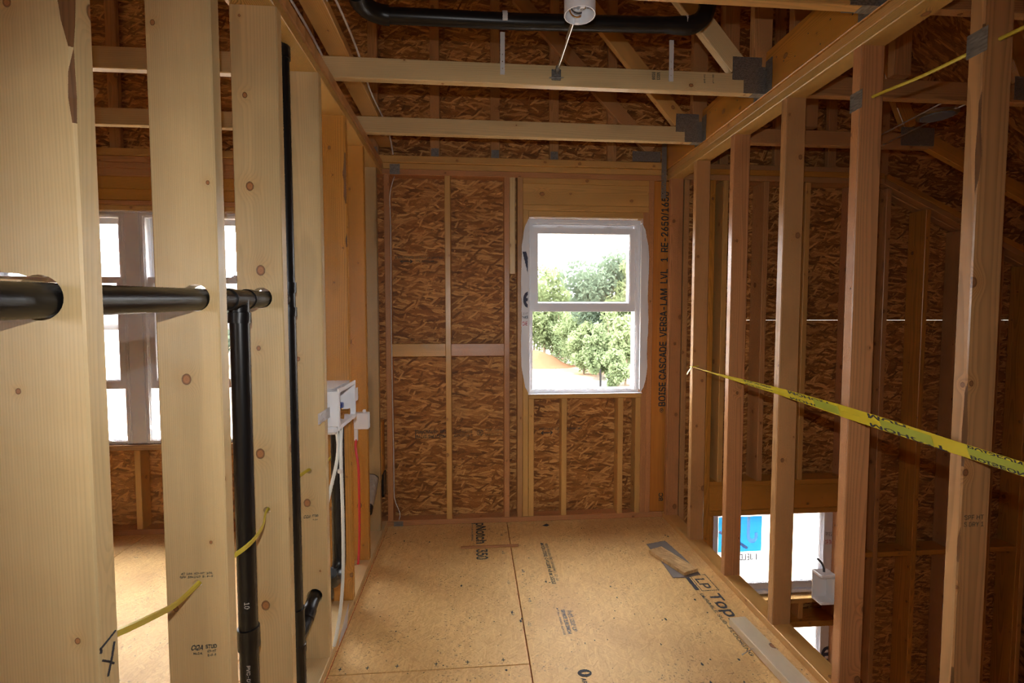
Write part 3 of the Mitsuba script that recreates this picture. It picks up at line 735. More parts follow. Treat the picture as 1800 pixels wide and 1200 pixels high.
window(1, HALLW, D+.022, .545, 'white double hung window at the end of the hall, its lower sash raised')
window(2, LW1, D+.018, .335, 'left window of the twin in the left room, lower sash half raised')
window(3, LW2, D+.018, .335, 'right window of the twin in the left room, lower sash half raised')
put('mullion', box((LW1[1]-.004, LW2[0]+.004), (D+.016, D+.10), (LW1[2]+.003, LW1[3]-.004), .003), 'vinyl', 'window_3')
window(4, SW1, SY+.060, 0, 'upper stair window seen between the right studs', fixed=True)
window(5, SW2, SY+.060, 0, 'lower stair window below the platform', fixed=True)
for a, b, c, d in REARWIN:
    k = struct('window_6', 'window of the left room behind the camera', 'window')
    put('frame', ring((a-.02, b+.02), (c-.02, d+.02), (-2.66, -2.60), .06, .06, .06, .06), 'vinyl', k)
    put('pane', box((a+.03, b-.03), (-2.632, -2.6315), (c+.03, d-.03)), 'glass', k)
# blue maker's sticker on the stair window (seen from behind, so mirrored)
stk = thing('window_sticker', 'blue and white sticker on the glass of the stair window', 'sticker')
yy = SY+.060+.0258
put('label_sheet', panel(sg.box(1.80, -.30, 2.135, -.035), 'y', yy, .0004), 'sticker_blue', stk)
put('note_sheet', panel(sg.box(1.84, -.40, 2.13, -.301), 'y', yy, .0004), 'sticker_white', stk)
put('lettering', list([letters('J', .19, .095, (2.115, yy-.0006, -.23), (-1, 0, 0), ZU, bold=True), tube([(1.80, yy-.0006, -.14), (1.90, yy-.0006, -.19), (2.02, yy-.0006, -.27)], .012, 6)]), 'sticker_white', stk)
put('lettering', list([letters('JELD', .045, .11, (2.075, yy-.0006, -.365), (-1, 0, 0), ZU), tube([(2.10, yy-.0006, -.32), (2.10, yy-.0006, -.365)], .003, 6)]), 'ink_grey', stk)
# house wrap folded round the openings
def wavy_strip(x0, x1, z0, z1, y, amp, n=26, side=0):
    zs = np.linspace(z0, z1, n); V, F = [], []
    for i, z in enumerate(zs):
        f = min(1, min(i, n-1-i)/4.0)**.5
        jag = .0025*math.sin(i*.7)+.0015*math.sin(i*2.9+1)
        a, b = (x1-(x1-x0)*f+jag*f, x1) if side == 0 else (x0, x0+(x1-x0)*f+jag*f)
        for j in range(5):
            t = j/4
            V.append((a+(b-a)*t, y+amp*math.sin(t*3.1+i*.8)*(.3+t if side else 1.3-t), z))
    for i in range(n-1):
        for j in range(4):
            F += [[5*i+j, 5*i+j+1, 5*i+6+j], [5*i+j, 5*i+6+j, 5*i+5+j]]
    return trimesh.Trimesh(V, F, process=False)
def clip(m, x1):
    return unman(man(m)^man(box((-9, x1), (-9, 9), (-9, 9))))
hw = thing('house_wrap', 'white house wrap flap folded over the left jamb of the hall window with navy letters', 'house wrap')
put('sheet', wavy_strip(.330, .386, .905, 2.120, D-.006, .0022), 'wrap', hw, smooth=True)
put('fold', box((.374, .381), (D-.006, D+.03), (.93, 2.11), .002), 'wrap', hw)
put('lettering', list([clip(letters('W', .150, .19, (.333, D-.0085, 1.735), XD, ZU, bold=True), .3735), clip(letters('e', .135, .085, (.335, D-.0085, 1.512), XD, ZU, bold=True), .3735)]), 'ink_navy', hw)
put('lettering', list([letters('983', .018, .040, (.336, D-.0085, 1.432), XD, ZU, bold=True), box((.336, .377), (D-.009, D-.0082), (1.462, 1.4635)), box((.336, .377), (D-.009, D-.0082), (1.472, 1.4735))]), 'ink_navy', hw)
put('lettering', letters('DE', .026, .036, (.336, D-.0085, 1.385), XD, ZU), 'ink_red', hw)
hw2 = thing('house_wrap', 'plain white house wrap flap on the right jamb of the hall window', 'house wrap')
put('sheet', wavy_strip(1.174, 1.226, .900, 2.095, D-.006, .003, side=1), 'wrap', hw2, smooth=True)
put('fold', box((1.171, 1.178), (D-.006, D+.03), (.93, 2.09), .002), 'wrap', hw2)
put('bottom_fold', box((.376, 1.192), (D-.010, D+.03), (.9022, .9075), .002), 'wrap', hw2)
hw3 = thing('house_wrap', 'white house wrap with printed letters beside the stair windows', 'house wrap')
put('sheet', panel(sg.box(2.642, -.60, 2.6665, .008).union(sg.box(2.60, -.60, 2.6665, .008)), 'y', SY+.050, .001), 'wrap', hw3)
put('sheet', panel(sg.box(2.60, -1.5, 2.6665, -.845), 'y', SY+.050, .001), 'wrap', hw3)
put('lettering', letters('e', .15, .11, (2.602, SY+.0494, -1.16), XD, ZU, bold=True), 'ink_navy', hw3)
put('lettering', letters('9983', .03, .05, (2.612, SY+.0494, -.19), XD, ZU), 'ink_grey', hw3)
put('lettering', letters('DE IN', .03, .05, (2.612, SY+.0494, -.25), XD, ZU), 'ink_red', hw3)

# ------------------------------------------------------------------ plumbing
PIPE = .0250
dp = thing('drain_pipe', 'black drain pipe through the left studs with a tee and a vertical leg', 'pipe')
ys = [-.3, .2, .71, 1.15, 1.32]
put('pipe', tube([(PX(y), y, PZ(y)) for y in ys], PIPE, 28), 'abs_black', dp, smooth=40)
put('pipe', tube([(PX(y), y, PZ(y)) for y in (1.44, 1.56, 1.72)], PIPE, 28), 'abs_black', dp, smooth=40)
yt = 1.38; tx, tz = PX(yt), PZ(yt)
tee = [tube([(PX(y), y, PZ(y)) for y in (1.305, 1.33, 1.332, 1.428, 1.43, 1.455)], [.0290, .0290, .0262, .0262, .0290, .0290], 28), tube([(tx, yt, tz), (tx, yt, tz-.036), (tx, yt, tz-.037), (tx, yt, tz-.066)], [.0262, .0262, .0292, .0292], 28)]
tk = put('tee', cat_(tee), 'abs_black', dp, smooth=40)
put('vertical_pipe', tube([(tx, yt, tz-.05), (tx, yt, .2), (tx, yt, -.15)], PIPE, 28), 'abs_black', dp, smooth=40)
put('coupling', tube([(tx, yt, .49), (tx, yt, .492), (tx, yt, .552), (tx, yt, .554)], [.0262, .0294, .0294, .0262], 28), 'abs_black', dp, smooth=40)
put('lettering', list([letters('PVC-DWV  ABS  1-1/2', .010, .16, (tx+.003, yt-.0246, .455), (0, 0, -1), XD), letters('10', .014, .02, (tx+.002, yt-.0246, .64), (0, 0, -1), XD)]), 'grey_box', dp)
ppx = lambda z: -.667+.006*(1-z/2.4)
vp = thing('vent_pipe', 'thin black vent pipe rising to the plate behind the third left stud, with a wye', 'pipe')
put('pipe', tube([(ppx(z), 1.775, z) for z in (2.41, 1.2, .34)], PIPE, 24), 'abs_black', vp, smooth=40)
put('top_socket', tube([(ppx(2.4), 1.775, 2.345), (ppx(2.4), 1.775, 2.347), (ppx(2.4), 1.775, 2.388), (ppx(2.4), 1.775, 2.3895)], [.0242, .0295, .0295, .0275], 24), 'abs_black', vp, smooth=40)
for a, b in ((1.527, 1.567), (1.444, 1.478)):
    put('coupling', tube([(ppx(a), 1.775, a), (ppx(a), 1.775, a+.001), (ppx(a), 1.775, b-.001), (ppx(a), 1.775, b)], [.0245, .0290, .0290, .0245], 24), 'abs_black', vp, smooth=40)
put('pipe', tube([(-.657, 1.775, .22), (-.655, 1.775, -.12)], PIPE, 24), 'abs_black', vp, smooth=40)
wy = [tube([(-.660, 1.775, .36), (-.660, 1.775, .345), (-.659, 1.775, .343), (-.658, 1.775, .225), (-.658, 1.775, .223), (-.658, 1.775, .195)], [.029, .029, .0268, .0268, .029, .029], 24),
      tube([(-.659, 1.772, .235), (-.655, 1.830, .255), (-.654, 1.852, .266), (-.654, 1.8535, .267), (-.653, 1.885, .283)], [.026, .026, .026, .029, .029], 24)]
put('wye', cat_(wy), 'abs_black', vp, smooth=40)
put('branch_pipe', tube([(-.653, 1.87, .275), (-.652, 1.93, .298), (-.652, 2.03, .306)], PIPE, 24), 'abs_black', vp, smooth=40)
wd = thing('washer_drain', 'black washer standpipe with a trap below the white outlet box', 'pipe')
zz = [(-.610, 2.165, .965), (-.612, 2.165, .40)]+arc((-.612, 2.095, .36), (0, 1, 0), (0, 0, -1), .070, 0, math.pi*.95, 12)
put('standpipe', tube(zz, .0290, 24), 'abs_black', wd, smooth=40)
put('trap', tube([(-.655, 2.115, .20), (-.652, 2.095, .235), (-.645, 2.075, .285), (-.640, 2.062, .325), (-.640, 2.062, .345)], [.031, .031, .031, .031, .034], 24), 'abs_black', wd, smooth=40)
op = thing('overhead_pipe', 'black pipe slung under the roof from the left brace to the elbow near the beam', 'pipe')
PY, PZO = 1.995, 2.648
pts = [(-.43, .6, 2.640), (-.43, 1.86, 2.643)]+arc((-.33, 1.895, 2.644), (-1, 0, 0), (0, 1, 0), .10, .1, math.pi/2, 8)+[(.2, PY, 2.646), (.80, PY, 2.662)]
put('pipe', tube(pts, .0302, 28), 'abs_black', op, smooth=40)
e = [(.80, PY, 2.662)]+[(p_[0], p_[1], p_[2]) for p_ in arc((.895, PY, 2.757), (0, 0, -1), (1, 0, 0), .093, 0, math.pi/2, 9)]+[(.990, PY, 2.80)]
put('elbow', tube(e, [.0302]+[.036]*(len(e)-1), 28), 'abs_black', op, smooth=40)
put('pipe', tube([(.990, PY, 2.78), (.990, PY, 3.6)], .0302, 28), 'abs_black', op, smooth=40)
put('elbow', tube(pts[1:-2], .036, 28), 'abs_black', op, smooth=40)
for i, (hx, lab) in enumerate(((.132, 'white plastic pipe hanger nailed to the truss near its middle'), (.895, 'white plastic pipe hanger nailed to the truss near the beam'))):
    h = thing('pipe_hanger', lab, 'pipe hanger')
    hz = 2.646+.016*max(0, (hx-.2)/.6)
    put('hook', ribbon(arc((hx, PY, hz), (0, -1, 0), (0, 0, 1), .0335, -.5, math.pi*.9, 16), XD, .020, .004), 'cable_white', h)
    sx = hx+(.004 if i == 0 else .012)
    s = panel(sg.box(hx-.010, 2.505, hx+.010, 2.685)-shapely.union_all([sg.Point(hx, 2.53+.03*k).buffer(.003) for k in range(3)]), 'y', 2.137, .004)
    put('strap', s, 'cable_white', h)
h = thing('pipe_hanger', 'white plastic pipe hanger on the bend at the upper left', 'pipe hanger')
put('hook', ribbon(arc((-.43, 1.80, 2.643), (1, 0, 0), (0, 0, 1), .0335, -1.2, math.pi*.7, 16), (0, 1, 0), .020, .004), 'cable_white', h)
put('strap', panel(sg.box(1.79, 2.57, 1.81, 2.74), 'x', -.519, .004), 'cable_white', h)

# washer outlet box, supply tubes
wb = thing('washer_box', 'white recessed washer outlet box with brass valves between the left studs', 'outlet box')
bx0, bx1, by0, by1, bz0, bz1 = -.690, -.556, 2.005, 2.262, .985, 1.135
o = box((bx0, bx1), (by0, by1), (bz0, bz1), .004); i_ = box((bx0+.006, bx1+.02), (by0+.006, by1-.006), (bz0+.006, bz1-.006))
put('shell', unman(man(o)-man(i_)), 'pvc', wb)
put('rim', unman(man(box((bx1-.004, bx1+.003), (by0-.012, by1+.012), (bz0-.012, bz1+.012), .0015))-man(box((bx1-.02, bx1+.02), (by0+.006, by1-.006), (bz0+.006, bz1-.006)))), 'pvc', wb)
for k in range(3):
    put('rib', box((bx0, bx1-.02), (by0-.004, by1), (bz1+.001+.006*k-.004, bz1+.006*k), .001), 'pvc', wb)
put('skirt', unman(man(box((bx0+.005, bx1-.012), (by0+.002, by0+.10), (bz0-.034, bz0+.002), .012))), 'pvc', wb)
put('nailing_tab', panel(sg.box(1.862, 1.028, 2.05, 1.070)-shapely.union_all([sg.Point(1.88+.022*k, 1.049+.011*q).buffer(.0028) for k in range(7) for q in (-1, 1)]), 'x', -.5965, .003), 'grey_box', wb)
put('nailing_tab', box((bx1-.004, bx1+.002), (by1+.012, by1+.060), (1.045, 1.105), .001), 'pvc', wb)
for k, yv in enumerate((2.075, 2.175)):
    v = put('valve', cat_([tube([(-.600, yv, .991), (-.600, yv, 1.030)], .010, 14), tube([(-.600, yv, 1.018), (-.565, yv, 1.018), (-.558, yv, 1.018)], [.011, .011, .014], 14), trimesh.creation.icosphere(2, .014, ).apply_translation((-.600, yv, 1.024))]), 'brass', wb, smooth=40)
    put('knob', box((-.614, -.586), (yv-.016, yv+.016), (1.034, 1.058), .004), 'blue_knob' if k == 1 else 'cable_red', v)
for k, (yv, P, lab) in enumerate(((2.085, [(-.600, 2.085, .975), (-.585, 2.075, .85), (-.612, 2.045, .70), (-.640, 2.02, .50), (-.655, 2.008, .28), (-.655, 2.008, .036)], 'white supply tube below the outlet box, curving behind the drain'),
                                 (2.165, [(-.580, 2.125, .975), (-.572, 2.075, .85), (-.566, 2.06, .70), (-.562, 2.05, .50), (-.566, 2.045, .30), (-.600, 2.02, .036)], 'white supply tube below the outlet box, bowed in front of the drain'))):
    t = thing('supply_tube', lab, 'tube')
    put('tube', tube(spline(P, 26), .0074, 14), 'white_tube', t, smooth=True)
    put('crimp_nut', tube([P[0], (P[0][0], P[0][1], P[0][2]+.012)], .0125, 6), 'white_tube', t)
zt = number('tube_strap'); scene[zt] = mikit.ply(tube([(-.572, 2.06, .775), (-.572, 2.06, .79)], .0115, 10), 'cable_white'); tag(zt, 'small white strap clasping the crossed supply tubes', 'strap')
fl = number('plastic_flap'); scene[fl] = mikit.ply(trimesh.convex.convex_hull(np.array([(-.592, 2.20, .0005), (-.596, 2.07, .0005), (-.592, 2.235, .09), (-.594, 2.20, .0015), (-.598, 2.07, .0015), (-.594, 2.235, .09)])), 'grey_box'); tag(fl, 'grey plastic flap bent up against the left plate beside the supply tubes', 'flap')
# electrical box and red cable on the sixth stud
eb = thing('electrical_box', 'white electrical box on the orange stud beside the washer box', 'electrical box')
ex0, ex1, ey0, ey1, ez0, ez1 = -.672, -.590, 2.700, 2.741, .812, .905
put('shell', unman(man(box((ex0, ex1), (ey0, ey1), (ez0, ez1), .003))-man(box((ex0+.012, ex1+.02), (ey0+.004, ey1-.004), (ez0+.005, ez1-.005)))), 'pvc', eb)
put('bracket', box((ex0-.004, ex0+.016), (2.722, 2.741), (.742, .850), .002), 'pvc', eb)
put('lug', box((-.625, -.608), (2.712, 2.728), (.905, .922), .003), 'pvc', eb)
rc = number('red_cable')
scene[rc] = mikit.ply(tube(spline([(-.664, 2.728, .75), (-.668, 2.722, .70), (-.655, 2.705, .64), (-.648, 2.70, .52), (-.649, 2.70, .25), (-.660, 2.70, .035)], 30), .0070, 12), 'cable_red', smooth=True)
tag(rc, 'red cable running down the orange stud from the white electrical box', 'cable')
# dryer duct in the last bay
dd = thing('dryer_duct', 'brown flexible duct with a black collar in the last bay of the left partition', 'duct')
pp = [(-.665, 3.10, .395), (-.665, 3.04, .35), (-.668, 2.98, .30), (-.672, 2.94, .27)]
q = spline(pp, 40); put('hose', tube(q, .046+.003*np.cos(np.arange(40)*2.2), 20), 'flex_duct', dd, smooth=True)
put('collar', tube([(-.672, 2.945, .275), (-.675, 2.915, .25)], .052, 20), 'abs_black', dd, smooth=40)
put('junction', box((-.615, -.598), (3.165, 3.262), (.25, .40), .004), 'abs_black', dd)

# ------------------------------------------------------------------ cables
yc = number('yellow_cable')
YP = [(-.578, .735, .953), (-.585, .80, .925), (-.612, .96, .862), (-.650, 1.14, .813), (-.640, 1.175, .822), (-.600, 1.23, .842), (-.606, 1.36, .832), (-.640, 1.48, .818), (-.663, 1.55, .820), (-.668, 1.60, .823), (-.703, 1.72, .82), (-.703, 1.80, .82), (-.675, 1.93, .822), (-.664, 2.0, .822), (-.655, 2.12, .80), (-.664, 2.34, .81), (-.664, 2.44, .81)]
scene[yc] = mikit.ply(ribbon(spline(YP, 110), (.25, 0, 1), .0125, .0050), 'cable_yellow', smooth=35)
tag(yc, 'yellow flat cable threaded through the left studs', 'cable')
y2 = number('yellow_cable')
scene[y2] = mikit.ply(tube(spline([(1.402, 1.66, 2.215), (1.402, 1.60, 2.214), (1.402, 1.44, 2.196), (1.402, 1.25, 2.185), (1.402, 1.10, 2.176), (1.405, .80, 2.17), (1.405, .6, 2.17)], 40), .0052, 10), 'cable_yellow', smooth=True)
tag(y2, 'yellow cable threaded through the nearest right studs near their tops', 'cable')
for P, lab in (([(-.660, 1.2, 2.596), (-.660, 1.86, 2.60), (-.662, 2.2, 2.60), (-.680, 2.50, 2.598), (-.682, 2.84, 2.598), (-.684, 3.2, 2.56), (-.684, 3.24, 2.50)], 'white cable over the trusses on the left side of the flat brace'),
               ([(-.497, 1.2, 2.60), (-.497, 1.85, 2.60), (-.499, 2.18, 2.60), (-.505, 2.30, 2.595), (-.512, 2.44, 2.585), (-.512, 2.82, 2.585), (-.520, 3.15, 2.56), (-.524, 3.245, 2.515)], 'white cable over the trusses on the right side of the flat brace')):
    k = number('white_cable'); scene[k] = mikit.ply(tube(spline(P, 40), .0048, 8), 'cable_white', smooth=True); tag(k, lab, 'cable')
k = number('white_cable')
scene[k] = mikit.ply(tube(spline([(-.524, D+.03, 2.385), (-.528, D-.004, 2.35), (-.548, D-.006, 2.27), (-.5505, D-.006, 2.18), (-.550, D-.005, 1.66), (-.550, D-.005, .9), (-.548, D-.005, .26), (-.542, D-.004, .18), (-.522, D-.002, .126), (-.520, D+.02, .036)], 70), .0032, 8), 'cable_white', smooth=True)
tag(k, 'thin white wire down the reddish corner stud of the back wall', 'wire')

# ------------------------------------------------------------------ ceiling box and recessed light
cb = thing('ceiling_box', 'round white ceiling box with wires hung on a bar from the truss', 'ceiling box')
cx, cy, cz, cr = .368, 1.660, 2.474, .0535
o = tube([(cx, cy, cz), (cx, cy, cz+.056)], cr, 40); i_ = tube([(cx, cy, cz-.02), (cx, cy, cz+.050)], cr-.0035, 40)
put('shell', unman(man(o)-man(i_)), 'pvc', cb, smooth=35)
for s in (-1, 1):
    put('screw_ear', box((cx-.008, cx+.008), (cy+s*(cr-.010)-.006, cy+s*(cr-.010)+.006), (cz-.001, cz+.020), .001), 'pvc', cb)
for k, (mt, ph) in enumerate((('cable_white', 0), ('ink', 1.3), ('brass', 2.4))):
    put('wire', tube(arc((cx-.010, cy-.004, cz+.024), (1, .2, 0), (0, math.cos(ph), math.sin(ph)), .020+.004*k, 0, 5.4, 18), .0022, 6), mt, cb, smooth=True)
put('bar', cat_([tube([(cx+.004, 1.53, 2.530), (cx+.004, 2.13, 2.522)], .0055, 10), tube([(cx+.004, 1.53, 2.536), (cx+.004, 1.9, 2.534)], .0068, 10)]), 'bright_metal', cb, smooth=40)
put('bracket', cat_([box((cx-.019, cx+.023), (2.1345, 2.1385), (2.488, 2.535), .001), box((cx-.004, cx+.010), (2.10, 2.137), (2.515, 2.535), .001), tube([(cx-.03, 2.133, 2.497), (cx+.034, 2.133, 2.499)], .0022, 6)]), 'galvanized', cb)
rl = thing('recessed_light', 'metal recessed light pan on bars between the dim trusses over the stairwell', 'recessed light')
lx, ly, lz = 2.44, 2.37, 2.50
put('pan', tube([(lx, ly, lz-.004), (lx, ly, lz), (lx, ly, lz+.012), (lx, ly, lz+.014)], [.075, .088, .088, .080], 36), 'bright_metal', rl, smooth=30)
put('lens', tube([(lx, ly, lz-.008), (lx, ly, lz-.003)], [.068, .074], 36), 'dark_glass', rl, smooth=30)
for dx in (-.11, .02):
    put('bar', tube([(lx+dx, 2.18, lz+.010), (lx+dx+.03, 2.752, lz-.012)], .0045, 8), 'bright_metal', rl)
put('bracket', box((lx-.10, lx-.06), (2.742, 2.7515), (2.47, 2.51), .001), 'galvanized', rl)

# ------------------------------------------------------------------ caution tape, junction box
tp = thing('caution_tape', 'yellow tape with black print tied to a right stud and stretched towards the camera', 'tape')
ty = np.array([2.835, 2.70, 2.50, 2.25, 2.0, 1.80, 1.60, 1.40, 1.19, 1.05, .80, .55]); tz_ = np.array([1.135, 1.131, 1.126, 1.121, 1.116, 1.108, 1.0985, 1.089, 1.078, 1.071, 1.06, 1.05])
tx_ = np.array([1.352, 1.345, 1.3405, 1.340, 1.3400, 1.3395, 1.3395, 1.339, 1.337, 1.336, 1.335, 1.335]); tw = np.array([.006, .012, .022, .030, .038, .046, .052, .050, .044, .044, .044, .044])
n = 90; yy_ = np.linspace(2.835, .55, n)
ip = lambda v: np.interp(-yy_, -ty, v)
P = np.stack([ip(tx_), yy_, ip(tz_)], 1); ang = np.interp(-yy_, [-2.835, -2.2, -1.5, -.55], [1.1, .5, .35, .45])
WD = np.stack([np.sin(ang)*-1, 0*ang, np.cos(ang)], 1)
put('band', ribbon(P, WD, ip(tw), .0008), 'tape_yellow', tp)
put('fold', ribbon(P[:60]-WD[:60]*0+np.array([-.0012, 0, 0])-WD[:60]*(ip(tw)[:60, None]*.18), WD[:60], ip(tw)[:60]*.42, .0006), 'tape_yellow', tp, label='folded lower half of the band')
put('knot', cat_([tube(arc((1.372, 2.850, 1.136), (0, -1, .1), (1, 0, .15), .024, -2.4, 2.4, 14), .0035, 8), ribbon([(1.350, 2.838, 1.135), (1.343, 2.842, 1.120), (1.330, 2.846, 1.098), (1.326, 2.850, 1.085)], (0, 1, .3), [.006, .012, .014, .010], .0008)]), 'tape_yellow', tp)
def on_tape(y):
    i = int(np.argmin(np.abs(yy_-y))); d = P[min(i+1, n-1)]-P[max(i-1, 0)]
    return P[i], d/np.linalg.norm(d), WD[i], ip(tw)[i]
pr, gb = [], []
for y, txt, ln, up in ((2.25, 'ATS NUNIS', .22, 1), (1.92, 'MOHOIT', .25, 1), (1.49, 'MOHOIT', .27, 1), (1.17, 'BOISEONG IXOSI', .25, 1)):
    p0, d, w, ww = on_tape(y)
    nn = np.cross(d, w)
    o = p0+w*(ww*.46)-np.array([.0012, 0, 0])
    pr.append(letters(txt, ww*.30, ln, o, d, -w, .0003, True))
    pr.append(letters(txt, ww*.24, ln, p0-w*(ww*.22)-np.array([.0024, 0, 0]), d, -w, .0003, True))
for m in pr:
    pass
put('lettering', list(pr), 'ink', tp)
for y0_, y1_ in ((1.78, 1.62), (1.47, 1.25), (1.18, .95)):
    idx = [i for i in range(n) if y1_ <= yy_[i] <= y0_]
    q = P[idx]+np.array([-.0019, 0, 0])
    gb.append(ribbon(q-WD[idx]*(ip(tw)[idx][:, None]*.05), WD[idx], ip(tw)[idx]*.7, .0002))
for q in gb: put('print_band', q, 'tape_green', tp)
jb = thing('junction_box', 'grey plastic box on the far side of the second right stud above the stairwell', 'electrical box')
put('shell', unman(man(box((XR-.050, XR+.012), (1.6425, 1.695), (.352, .468), .003))-man(box((XR-.06, XR+.006), (1.638, 1.688), (.362, .458)))), 'grey_box', jb)
put('cable', tube(spline([(XR-.02, 1.67, .465), (XR-.022, 1.672, .49), (XR-.04, 1.68, .515)], 8), .004, 8), 'ink', jb)

# ------------------------------------------------------------------ loose things on the floor
sk = number('wood_strip')
scene[sk] = mikit.ply(box((-.085, .292), (2.900, 2.926), (.001, .009), .003), 'lumber', uv=None)
g, uv = lumber_uv(box((-.085, .280), (2.902, 2.930), (.0008, .009), .003), np.array([1., 0, 0]), np.array([0, 1., 0]), np.array([0, 0, 1.]), np.array([-.085, 2.90, 0]), RED)
scene[sk] = mikit.ply(g, 'lumber', uv=uv); tag(sk, 'thin reddish wood strip lying across the floor lettering', 'wood strip')
lb = thing('loose_board', 'pale loose board with a bent nail lying along the right plate', 'board')
a = np.array([1.226, 2.062, .0215]); b = np.array([1.272, 1.15, .0215])
kk = board(lb, 'plank', a, b, .082, .038, (1, 0, 0), WHT)
put('nail', cat_([tube([(1.201, 1.885, .022), (1.140, 1.872, .004)], .0018, 8), tube([(1.140, 1.872, .004), (1.139, 1.8717, .0036)], .0042, 10)]), 'bright_metal', lb)
sc = number('strand_board_scrap')
m = box((-.075, .075), (-.15, .15), (.0, .018)); m.apply_translation((0, 0, 0)); m.vertices = m.vertices
c = np.array([1.160, 2.640, .0055]); M = trimesh.transformations.rotation_matrix(.36, (0, 0, 1)); m.apply_scale([.68, .96, 1]); m.apply_transform(M); m.apply_translation(c)
scene[sc] = mikit.ply(m, 'osb_cut'); tag(sc, 'scrap of strand board lying on the dark felt by the right plate', 'board scrap')
def f_scrap(p, n, uv):
    ca, sa = math.cos(-1.1), math.sin(-1.1)
    t, e, k_ = flakes(p.x*ca+p.y*sa, -p.x*sa+p.y*ca, WALL_L, 0, 1, .35, 6)
    return mix((.42, .24, .09), (.66, .46, .22), t)*(1-.3*e)
scene['osb_cut'] = principled(f_scrap, .7, specular=.3)
fe = number('felt_scrap')
fp = sg.Polygon([(1.090, 2.868), (1.225, 2.905), (1.252, 2.70), (1.262, 2.50), (1.175, 2.475), (1.095, 2.478), (1.100, 2.66)])
scene[fe] = mikit.ply(panel(fp, 'z', .0008, .003), 'felt'); tag(fe, 'dark grey felt scrap on the floor under the strand board piece', 'felt scrap')
dbr = []
for _ in range(60):
    x, y = RNG.uniform(-.55, 1.3), RNG.uniform(1.6, 3.2); r = RNG.uniform(.002, .006)
    q = trimesh.creation.icosphere(0, r); q.apply_scale([1, RNG.uniform(.4, 2), .4]); q.apply_translation((x, y, r*.3)); dbr.append(q)
sd = number('floor_crumbs'); scene[sd] = mikit.ply(cat_(dbr), 'ink'); tag(sd, 'tiny dark crumbs of bark and dirt on the floor', 'debris', kind='stuff')
gm = number('asphalt_crumb'); scene[gm] = mikit.ply(trimesh.convex.convex_hull(np.array([(.47, 3.19, .001), (.50, 3.18, .001), (.52, 3.195, .001), (.505, 3.225, .001), (.49, 3.20, .006), (.505, 3.205, .006)])), 'ink'); tag(gm, 'small black crumb on the floor near the back plate', 'crumb')

# ------------------------------------------------------------------ outside
GZ = -3.3
def hgt(x, y):
    return .35*(meshkit.fbm(np.stack([x*.12, y*.12, 0*x], -1), 3, 2)-.5)+.016*np.clip(y-12, 0, 60)
gx, gy = np.meshgrid(np.r_[np.linspace(-60, -22, 16), np.linspace(-20, 30, 60), np.linspace(33, 70, 14)], np.r_[np.linspace(3.45, 50, 70), np.linspace(53, 120, 20)])
nxg = gx.shape[1]; V = np.stack([gx, gy, GZ+hgt(gx, gy)], -1).reshape(-1, 3)
ii = np.arange(gx.size).reshape(gx.shape); Fq = np.stack([ii[:-1, :-1], ii[:-1, 1:], ii[1:, 1:], ii[1:, :-1]], -1).reshape(-1, 4)
struct('ground', 'pale dirt yard outside the windows', 'ground')
put('dirt', (V, Fq), 'dirt', 'ground', smooth=True)
th_ = np.linspace(0, 2*np.pi, 40, endpoint=False); rr = np.linspace(0, 1, 14); V, F = [], []
for r in rr:
    for t in th_:
        x, y = 3.6*r*math.cos(t), 2.6*r*math.sin(t)
        V.append((x, y, 1.35*(math.cos(r*math.pi)+1)/2))
V = np.array(V); V[:, 2] += .5*(meshkit.fbm(V*1.3+3, 3, 9)-.5)*(1-np.repeat(rr, 40))
for i in range(13):
    for j in range(40):
        k = (j+1) % 40; F += [[40*i+j, 40*i+40+j, 40*i+40+k], [40*i+j, 40*i+40+k, 40*i+k]]
V += np.array([5.6, 42.0, GZ+.40])
scene['mound_dirt'] = {'type': 'diffuse', 'reflectance': {'type': 'rgb', 'value': [.10, .055, .03]}}
dm = number('dirt_mound'); scene[dm] = mikit.ply(trimesh.Trimesh(V, F, process=False), 'mound_dirt', smooth=True); tag(dm, 'mound of pale orange dirt in the yard beyond the hall window', 'dirt mound')
def tree(x, y, h, r, mat, label, n=2600, low=.15, leaf=.2, group=None, name='tree', cat='tree'):
    t = thing(name, label, cat, group)
    z0 = GZ+float(hgt(np.array([x*1.]), np.array([y*1.]))[0])
    put('trunk', tube(spline([(x, y, z0-.2), (x+.1, y, z0+h*.3), (x-.05, y, z0+h*.8)], 8), np.linspace(.03*h*.5, .02, 8), 8), 'bark', t, smooth=True)
    rs = np.random.default_rng(int(abs(x*100+y*13)))
    nc = 26
    cc = rs.normal(size=(nc, 3)); cc /= np.linalg.norm(cc, axis=1, keepdims=True); cc *= rs.random((nc, 1))**.4
    cen = np.array([x, y, z0+h*(low+(1-low)/2)])+cc*np.array([r, r, h*(1-low)/2])*.78
    k = rs.integers(0, nc, n)
    d = rs.normal(size=(n, 3)); d /= np.linalg.norm(d, axis=1, keepdims=True)
    c = cen[k]+d*(r*.40)*rs.random((n, 1))**.33
    a = rs.normal(size=(n, 3)); a /= np.linalg.norm(a, axis=1, keepdims=True)
    b = np.cross(a, rs.normal(size=(n, 3))); b /= np.linalg.norm(b, axis=1, keepdims=True)
    s = leaf*(.6+.8*rs.random((n, 1)))
    V = np.stack([c-a*s, c+b*s*.5, c+a*s, c-b*s*.5], 1).reshape(-1, 3)
    put('foliage', (V, np.arange(4*n).reshape(n, 4)), mat, t)
TG = 'trees along the edge of the yard'
tree(10.1, 36.5, 10.6, 3.3, 'leaf_dark', 'tall dark green tree in the middle of the hall window', 8500, .10, .17)
tree(7.0, 47, 10.2, 2.7, 'leaf_light', 'light green tree at the left side of the hall window', 4200, .0, .2)
tree(11.3, 33.5, 10.4, 2.0, 'leaf_light', 'light green tree at the right side of the hall window', 5000, .04, .17)
